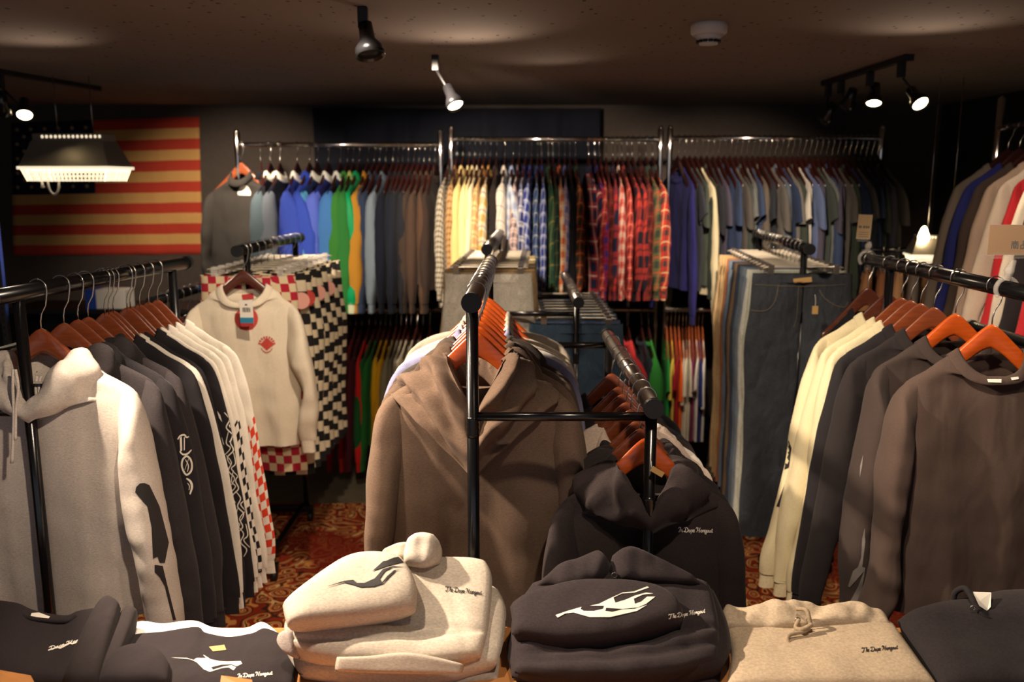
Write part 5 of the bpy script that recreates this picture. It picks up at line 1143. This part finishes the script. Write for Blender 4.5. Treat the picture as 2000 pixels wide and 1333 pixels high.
# hooded lamps
def hood_lamp(c, rz, w, label, hang, cordloop=True, bulb=0):
    root = E('hooded_lamp', c, label, 'lamp', 'hooded lamps', rz, (1, 1, 1.25)); s = w / .55
    def tr(w0, d0, z0, w1, d1, z1):
        m = MB(); v = [(-w0, -d0, z0), (w0, -d0, z0), (w0, d0, z0), (-w0, d0, z0), (-w1, -d1, z1), (w1, -d1, z1), (w1, d1, z1), (-w1, d1, z1)]
        m.add(v, [(0, 1, 5, 4), (1, 2, 6, 5), (2, 3, 7, 6), (3, 0, 4, 7), (4, 5, 6, 7)]); return m
    O('shade', tr(.275 * s, .15 * s, 0, .215 * s, .085 * s, .125 * s), lampm, root, smooth=False)
    O('top_box', MB().box((0, 0, .14 * s), (.43 * s, .16 * s, .035 * s)), lampm, root, smooth=False, bevel=.003)
    ho = MB()
    for k in range(14): ho.lathe(((-.15 + k * .027) * s, -.081 * s, .142 * s), [(.008 * s, 0), (.007 * s, .003 * s), (0, .004 * s)], 10, (0, -1, 0))
    O('vent_light', ho, 'tube', root)
    O('rim', MB().box((0, 0, -.004 * s), (.56 * s, .31 * s, .014 * s)), 'tube', root, smooth=False)
    g = MB(); W, D = .262, .14
    for z in (-.022, -.042, -.062):
        k = 1 - .1 * (-z / .06)
        for y in (-D * k, D * k): g.box((0, y * s, z * s), (2 * W * k * s, .007 * s, .0075 * s))
        for x in (-W * k, W * k): g.box((x * s, 0, z * s), (.007 * s, 2 * D * k * s, .0075 * s))
    for i in range(21):
        x = -W + i * W / 10
        for y in (-D, D): g.tube([(x * s, y * s, -.01 * s), (x * .9 * s, y * .9 * s, -.066 * s)], .0042 * s, 6)
    for i in range(11):
        y = -D + i * D / 5
        for x in (-W, W): g.tube([(x * s, y * s, -.01 * s), (x * .9 * s, y * .9 * s, -.066 * s)], .0042 * s, 6)
    O('grille', g, 'tube', root, smooth=False)
    O('diffuser', MB().box((0, 0, -.012 * s), (.5 * s, .26 * s, .006 * s)), 'tube', root, smooth=False)
    for x in (-.1, .12): O('hanging_wire', MB().tube([(x * s, 0, .155 * s), (x * s, 0, hang / 1.25)], .002, 6), 'wire', root)
    if bulb: O('bulb', MB().lathe((-.17 * s, -.12 * s, .15 * s), [(0, -.03), (.022, -.018), (.026, 0), (.018, .02), (.010, .036), (0, .04)], 16), 'bulb', root)
    if cordloop:
        cord('cord', [(-.13 * s, -.1 * s, -.066 * s), (-.115 * s, -.11 * s, -.11 * s), (-.09 * s, -.11 * s, -.128 * s), (-.065 * s, -.11 * s, -.11 * s), (-.06 * s, -.1 * s, -.066 * s)], .006 * s, 'white', root)
        O('knob', MB().lathe((-.165 * s, -.1 * s, -.10 * s), [(.0, 0), (.012 * s, .004 * s), (.007 * s, .014 * s), (.006 * s, .04 * s)], 12), 'white', root)
    return root
lampm = solid('brushed_steel', (150, 142, 128), .38, .45)
p = at(150, 327, 4.2); hood_lamp(p, -.06, .43, 'hooded strip lamp with glowing grille in front of the flag', ZC - p.z - .002)
p = at(1828, 497, 4.25); hood_lamp(p, -.15, .26, 'small hooded lamp glowing beside the right wall sweatshirts', ZC - p.z - .002, False, .95)
# ================================================================== FLAG
def flag_mat():
    m, nt, b = newmat('old_striped_flag')
    uv = N(nt, 'ShaderNodeUVMap'); sx = N(nt, 'ShaderNodeSeparateXYZ'); nt.links.new(uv.outputs['UV'], sx.inputs[0])
    k = math_n(nt, 'LESS_THAN', math_n(nt, 'FRACT', math_n(nt, 'MULTIPLY', sx.outputs[1], 6.5)), .5)
    mx = N(nt, 'ShaderNodeMix', data_type='RGBA'); mx.inputs['A'].default_value = rgba((206, 158, 96)); mx.inputs['B'].default_value = rgba((184, 64, 48)); nt.links.new(k, mx.inputs['Factor'])
    q = math_n(nt, 'MULTIPLY', math_n(nt, 'LESS_THAN', sx.outputs[0], .44), math_n(nt, 'GREATER_THAN', sx.outputs[1], 6 / 13))
    m2 = N(nt, 'ShaderNodeMix', data_type='RGBA'); nt.links.new(mx.outputs['Result'], m2.inputs['A']); m2.inputs['B'].default_value = rgba((30, 34, 54)); nt.links.new(q, m2.inputs['Factor'])
    cloth_nodes(nt, b, m2.outputs['Result'], heather=.06, wr=.15); return m
fm = flag_mat(); dF = YB - .004
cs = [at(22, 240, dF), at(389, 228, dF), at(396, 497, dF), at(26, 499, dF)]
mb = MB(); n_, m2_ = 40, 28; vs = []; fs = []; uvs = []
def fpt(u, v): return (cs[0] * (1 - u) + cs[1] * u) * (1 - v) + (cs[3] * (1 - u) + cs[2] * u) * v
for j in range(m2_ + 1):
    for i in range(n_ + 1):
        q = fpt(i / n_, j / m2_); vs.append((q.x, min(YB - .0025, q.y + .012 * nz(q.x * 5, q.z * 2, 3) - .001), q.z + .004 * nz(q.x * 4, 1, 2)))
for j in range(m2_):
    for i in range(n_):
        a = j * (n_ + 1) + i; fs.append((a, a + n_ + 1, a + n_ + 2, a + 1)); uvs.append(tuple((x / n_, 1 - y / m2_) for x, y in ((i, j), (i, j + 1), (i + 1, j + 1), (i + 1, j))))
mb.add(vs, fs, uvs); fg = E('flag', (cs[0] + cs[2]) / 2, 'red and cream striped flag with starred blue canton on the back wall', 'flag')
fo_ = O('cloth', mb, fm, fg); fo_.matrix_parent_inverse = Matrix.Translation(-fg.location)
so_ = fo_.modifiers.new('thick', 'SOLIDIFY'); so_.thickness = .002
stp = MB()
for r in range(9):
    for c_ in range(6 if r % 2 == 0 else 5):
        u = (.037 + c_ * .073 + (.0365 if r % 2 else 0)); v = (r + 1) * .0535
        ce = fpt(u, v); R = .017; pts = []
        for k in range(10): a = PI / 2 + k * PI / 5; rr = R if k % 2 == 0 else R * .42; pts.append((ce.x + rr * math.cos(a), ce.y - .016, ce.z + rr * math.sin(a)))
        stp.add([(ce.x, ce.y - .018, ce.z)] + pts, [(0, k + 1, (k + 1) % 10 + 1) for k in range(10)])
sp_ = O('stars', stp, solid('star_cloth', (176, 150, 112), .9), fg, smooth=False); sp_.matrix_parent_inverse = Matrix.Translation(-fg.location); sp_['kind'] = 'stuff'
# dark drape on the back wall
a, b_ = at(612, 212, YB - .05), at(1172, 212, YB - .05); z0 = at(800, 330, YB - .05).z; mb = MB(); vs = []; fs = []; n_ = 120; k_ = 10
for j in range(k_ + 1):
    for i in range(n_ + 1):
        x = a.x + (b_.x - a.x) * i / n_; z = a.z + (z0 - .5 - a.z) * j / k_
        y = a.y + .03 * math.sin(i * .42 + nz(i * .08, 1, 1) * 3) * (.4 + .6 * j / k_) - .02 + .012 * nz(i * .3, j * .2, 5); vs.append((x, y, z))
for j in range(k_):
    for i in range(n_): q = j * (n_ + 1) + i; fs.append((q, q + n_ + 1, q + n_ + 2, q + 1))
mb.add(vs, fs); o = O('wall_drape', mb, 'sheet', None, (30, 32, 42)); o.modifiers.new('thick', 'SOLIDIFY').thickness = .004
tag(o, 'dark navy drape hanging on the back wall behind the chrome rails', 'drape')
# ================================================================== SMALL THINGS AT LEFT
q = at(208, 605, 4.9)
cab = E('low_shelf', (q.x + .05, 5.0, 0), 'dark low shelf unit under the flag', 'shelf')
O('top', MB().box((0, .1, q.z - .012), (1.3, .4, .024)), 'matte', cab, smooth=False); O('side', MB().box((-.64, .1, (q.z - .024) / 2), (.02, .4, q.z - .024)), 'matte', cab, smooth=False); O('side', MB().box((.64, .1, (q.z - .024) / 2), (.02, .4, q.z - .024)), 'matte', cab, smooth=False); O('back_panel', MB().box((0, .29, (q.z - .024) / 2), (1.28, .02, q.z - .024)), 'matte', cab, smooth=False)
bx = E('carton', (at(212, 605, 4.95).x, 4.98, q.z), 'white carton with blue end standing on the low shelf', 'box')
O('box', MB().box((.03, 0, .055), (.17, .12, .11)), 'white', bx, smooth=False, bevel=.003); O('blue_end', MB().box((-.082, 0, .055), (.06, .122, .112)), solid('blue_card', (30, 70, 170), .5), bx, smooth=False)
# slotted chrome upright at the left edge
up = E('slotted_upright', (at(8, 600, 3.3).x, 3.3, 0), 'chrome slotted shelf upright at the left photo edge', 'shelf upright')
O('channel', MB().box((0, 0, .85), (.02, .02, 1.7)), 'chrome', up, smooth=False); nt_ = MB()
for k in range(60): nt_.box((0, -.0105, .12 + k * .026), (.010, .002, .014))
O('slots', nt_, 'matte', up, smooth=False); O('bracket', MB().box((-.02, -.08, at(8, 572, 3.25).z), (.12, .14, .012)), 'chrome', up, smooth=False)
O('base_plate', MB().box((0, 0, .01), (.2, .2, .02)), 'matte', up, smooth=False)
# ================================================================== SIGNS ON THE RIGHT RACK
def clip_sign(px, py0, py1, pw, rail_px_, label, cardm, tilt=0):
    p = rail_px(RR, rail_px_); d = p.y - .02; k = d / F
    root = E('sign_holder', p, label, 'sign', 'signs on the right rack'); c = at(px, (py0 + py1) / 2, d) - p; h = (py1 - py0) * k; w = pw * k
    O('clamp', MB().tube([(.026 * math.cos(a), 0, .026 * math.sin(a)) for a in [(-.5 + k2 * .26) for k2 in range(18)]], .006, 8), 'plastic', root)
    O('stem', MB().tube([(0, 0, .026), (0, -.005, .045), (c.x * .1, c.y, c.z - h / 2 - .012)], [.008, .011, .006], 10), 'plastic', root)
    O('ball', MB().lathe((0, -.004, .045), [(0, -.012), (.009, -.008), (.012, 0), (.009, .008), (0, .012)], 14), 'plastic', root)
    cd = O('card', MB().box((0, 0, 0), (w, .002, h)), cardm, root, smooth=False); cd.location = c; cd.rotation_euler = (0, tilt, 0)
    cl = O('clear_frame', MB().box((0, -.0035, 0), (w * 1.04, .0015, h * 1.04)).box((0, -.002, -h * .52), (w * .8, .012, .014)), 'film', root, smooth=False); cl.location = c; cl.rotation_euler = (0, tilt, 0)
    return root, c, w, h, cd
r_, c, w, h, cd = clip_sign(1688, 420, 467, 27, 1693, 'small tan card sign in clear clip at far end of right rail', 'kraft', .04)
tx = MB()
for x, l in ((-.30, .22), (-.02, .14), (.16, .12), (.31, .10)): tx.box((x * w, -.0016, -.0), (l * w, .001, h * .10))
for k in range(3): tx.box((0, -.0016, -h * (.22 + .09 * k)), (w * .7, .001, h * .02))
O('lettering', tx, solid('sign_ink', (90, 74, 50), .8), cd, smooth=False)
r_, c, w, h, cd = clip_sign(1985, 440, 498, 108, 1966, 'clear plastic sign with dark characters clipped to near right rail', solid('bronze_card', (150, 110, 62), .35), 0)
KA = [[(.5, 0), (.5, .12)], [(.08, .16), (.92, .16)], [(.36, .2), (.42, .3)], [(.66, .2), (.58, .3)], [(.12, .36), (.12, 1)], [(.12, .36), (.88, .36), (.88, .98), (.8, .94)], [(.40, .4), (.36, .5), (.26, .56)], [(.60, .4), (.62, .52), (.76, .54)], [(.34, .66), (.34, .9)], [(.34, .66), (.66, .66), (.66, .9)], [(.34, .88), (.66, .88)]]
KB = [[(.3, .05), (.3, .45)], [(.3, .05), (.7, .05), (.7, .45)], [(.3, .42), (.7, .42)], [(.05, .55), (.05, 1)], [(.05, .55), (.42, .55), (.42, 1)], [(.05, .95), (.42, .95)], [(.58, .55), (.58, 1)], [(.58, .55), (.95, .55), (.95, 1)], [(.58, .95), (.95, .95)]]
km = MB(); kk = 2.06 / F
for (gx, gl) in ((1974, KA), (1993, KB), (2012, KA)):
    for s_ in gl:
        for a, b in zip(s_, s_[1:]):
            q0 = Vector(((gx + a[0] * 16 - 1985) * kk, -.0018, (469 - (470 + a[1] * 16)) * kk)); q1 = Vector(((gx + b[0] * 16 - 1985) * kk, -.0018, (469 - (470 + b[1] * 16)) * kk))
            km.tube([q0, q1], .0010, 5)
O('characters', km, 'inkb', cd, smooth=False)
# ================================================================== LIGHT
WARM = (1, .80, .60)
spot((-1.30, 1.91, 2.10), (-.2, 2.0, .95), 300, 62, .35, .03, WARM)          # unseen spots for track lamps near the camera, no track modelled
spot((-.15, .95, 2.08), (-1.15, 2.15, .95), 70, 60, .4, .03, WARM)
spot((.42, 1.5, 2.08), (1.25, 2.35, .95), 90, 58, .4, .03, WARM)
spot((.35, 1.25, 2.10), (.6, 1.65, .75), 34, 75, .6, .03, WARM)
spot((-.62, 1.65, 2.10), (-.42, 1.7, .78), 52, 62, .6, .03, WARM)
spot((1.95, 2.1, 2.08), (1.25, 2.6, 1.2), 22, 60, .5, .03, WARM)
spot((-1.1, 3.1, 2.08), (-.75, 4.85, 1.35), 130, 50, .6, .03, WARM)  # spots added from here down for the rear of the shop, without fixtures
spot((-.35, 3.3, 2.08), (.0, 4.85, 1.40), 180, 60, .6, .03, WARM)
spot((-.45, 2.45, 2.10), (-.75, 3.4, .7), 60, 85, .6, .03, WARM)
spot((.55, 2.9, 2.08), (1.1, 3.9, 1.0), 50, 54, .6, .03, WARM)
spot((.25, 2.85, 2.08), (.32, 3.6, 1.0), 22, 50, .6, .03, WARM)  # added to brighten the jeans on the rear low rail
spot((1.35, 2.3, 2.08), (2.1, 3.3, 1.45), 55, 50, .6, .03, WARM)  # added to brighten the sweatshirts along the right wall
spot((.9, 3.3, 2.08), (1.15, 4.85, 1.35), 150, 56, .7, .03, WARM)
spot((-1.5, 4.2, 2.08), (-1.7, 5.72, 1.1), 100, 75, .8, .03, WARM)
# added upward spots without fixtures, throwing pools of light on the ceiling
for px_, py_, pw_ in ((890, 62, 1.3), (1060, 112, .3), (1825, 42, .7), (30, 70, .6)):
    q = atz(px_, py_, ZC); spot((q.x + .06, q.y + .16, ZC - .26), (q.x, q.y, ZC), pw_ * 3, 120, 1.0, .02, WARM)
w = bpy.data.worlds.new('world'); SC.world = w; w.use_nodes = True
w.node_tree.nodes['Background'].inputs['Color'].default_value = (.66, .68, .78, 1); w.node_tree.nodes['Background'].inputs['Strength'].default_value = .5
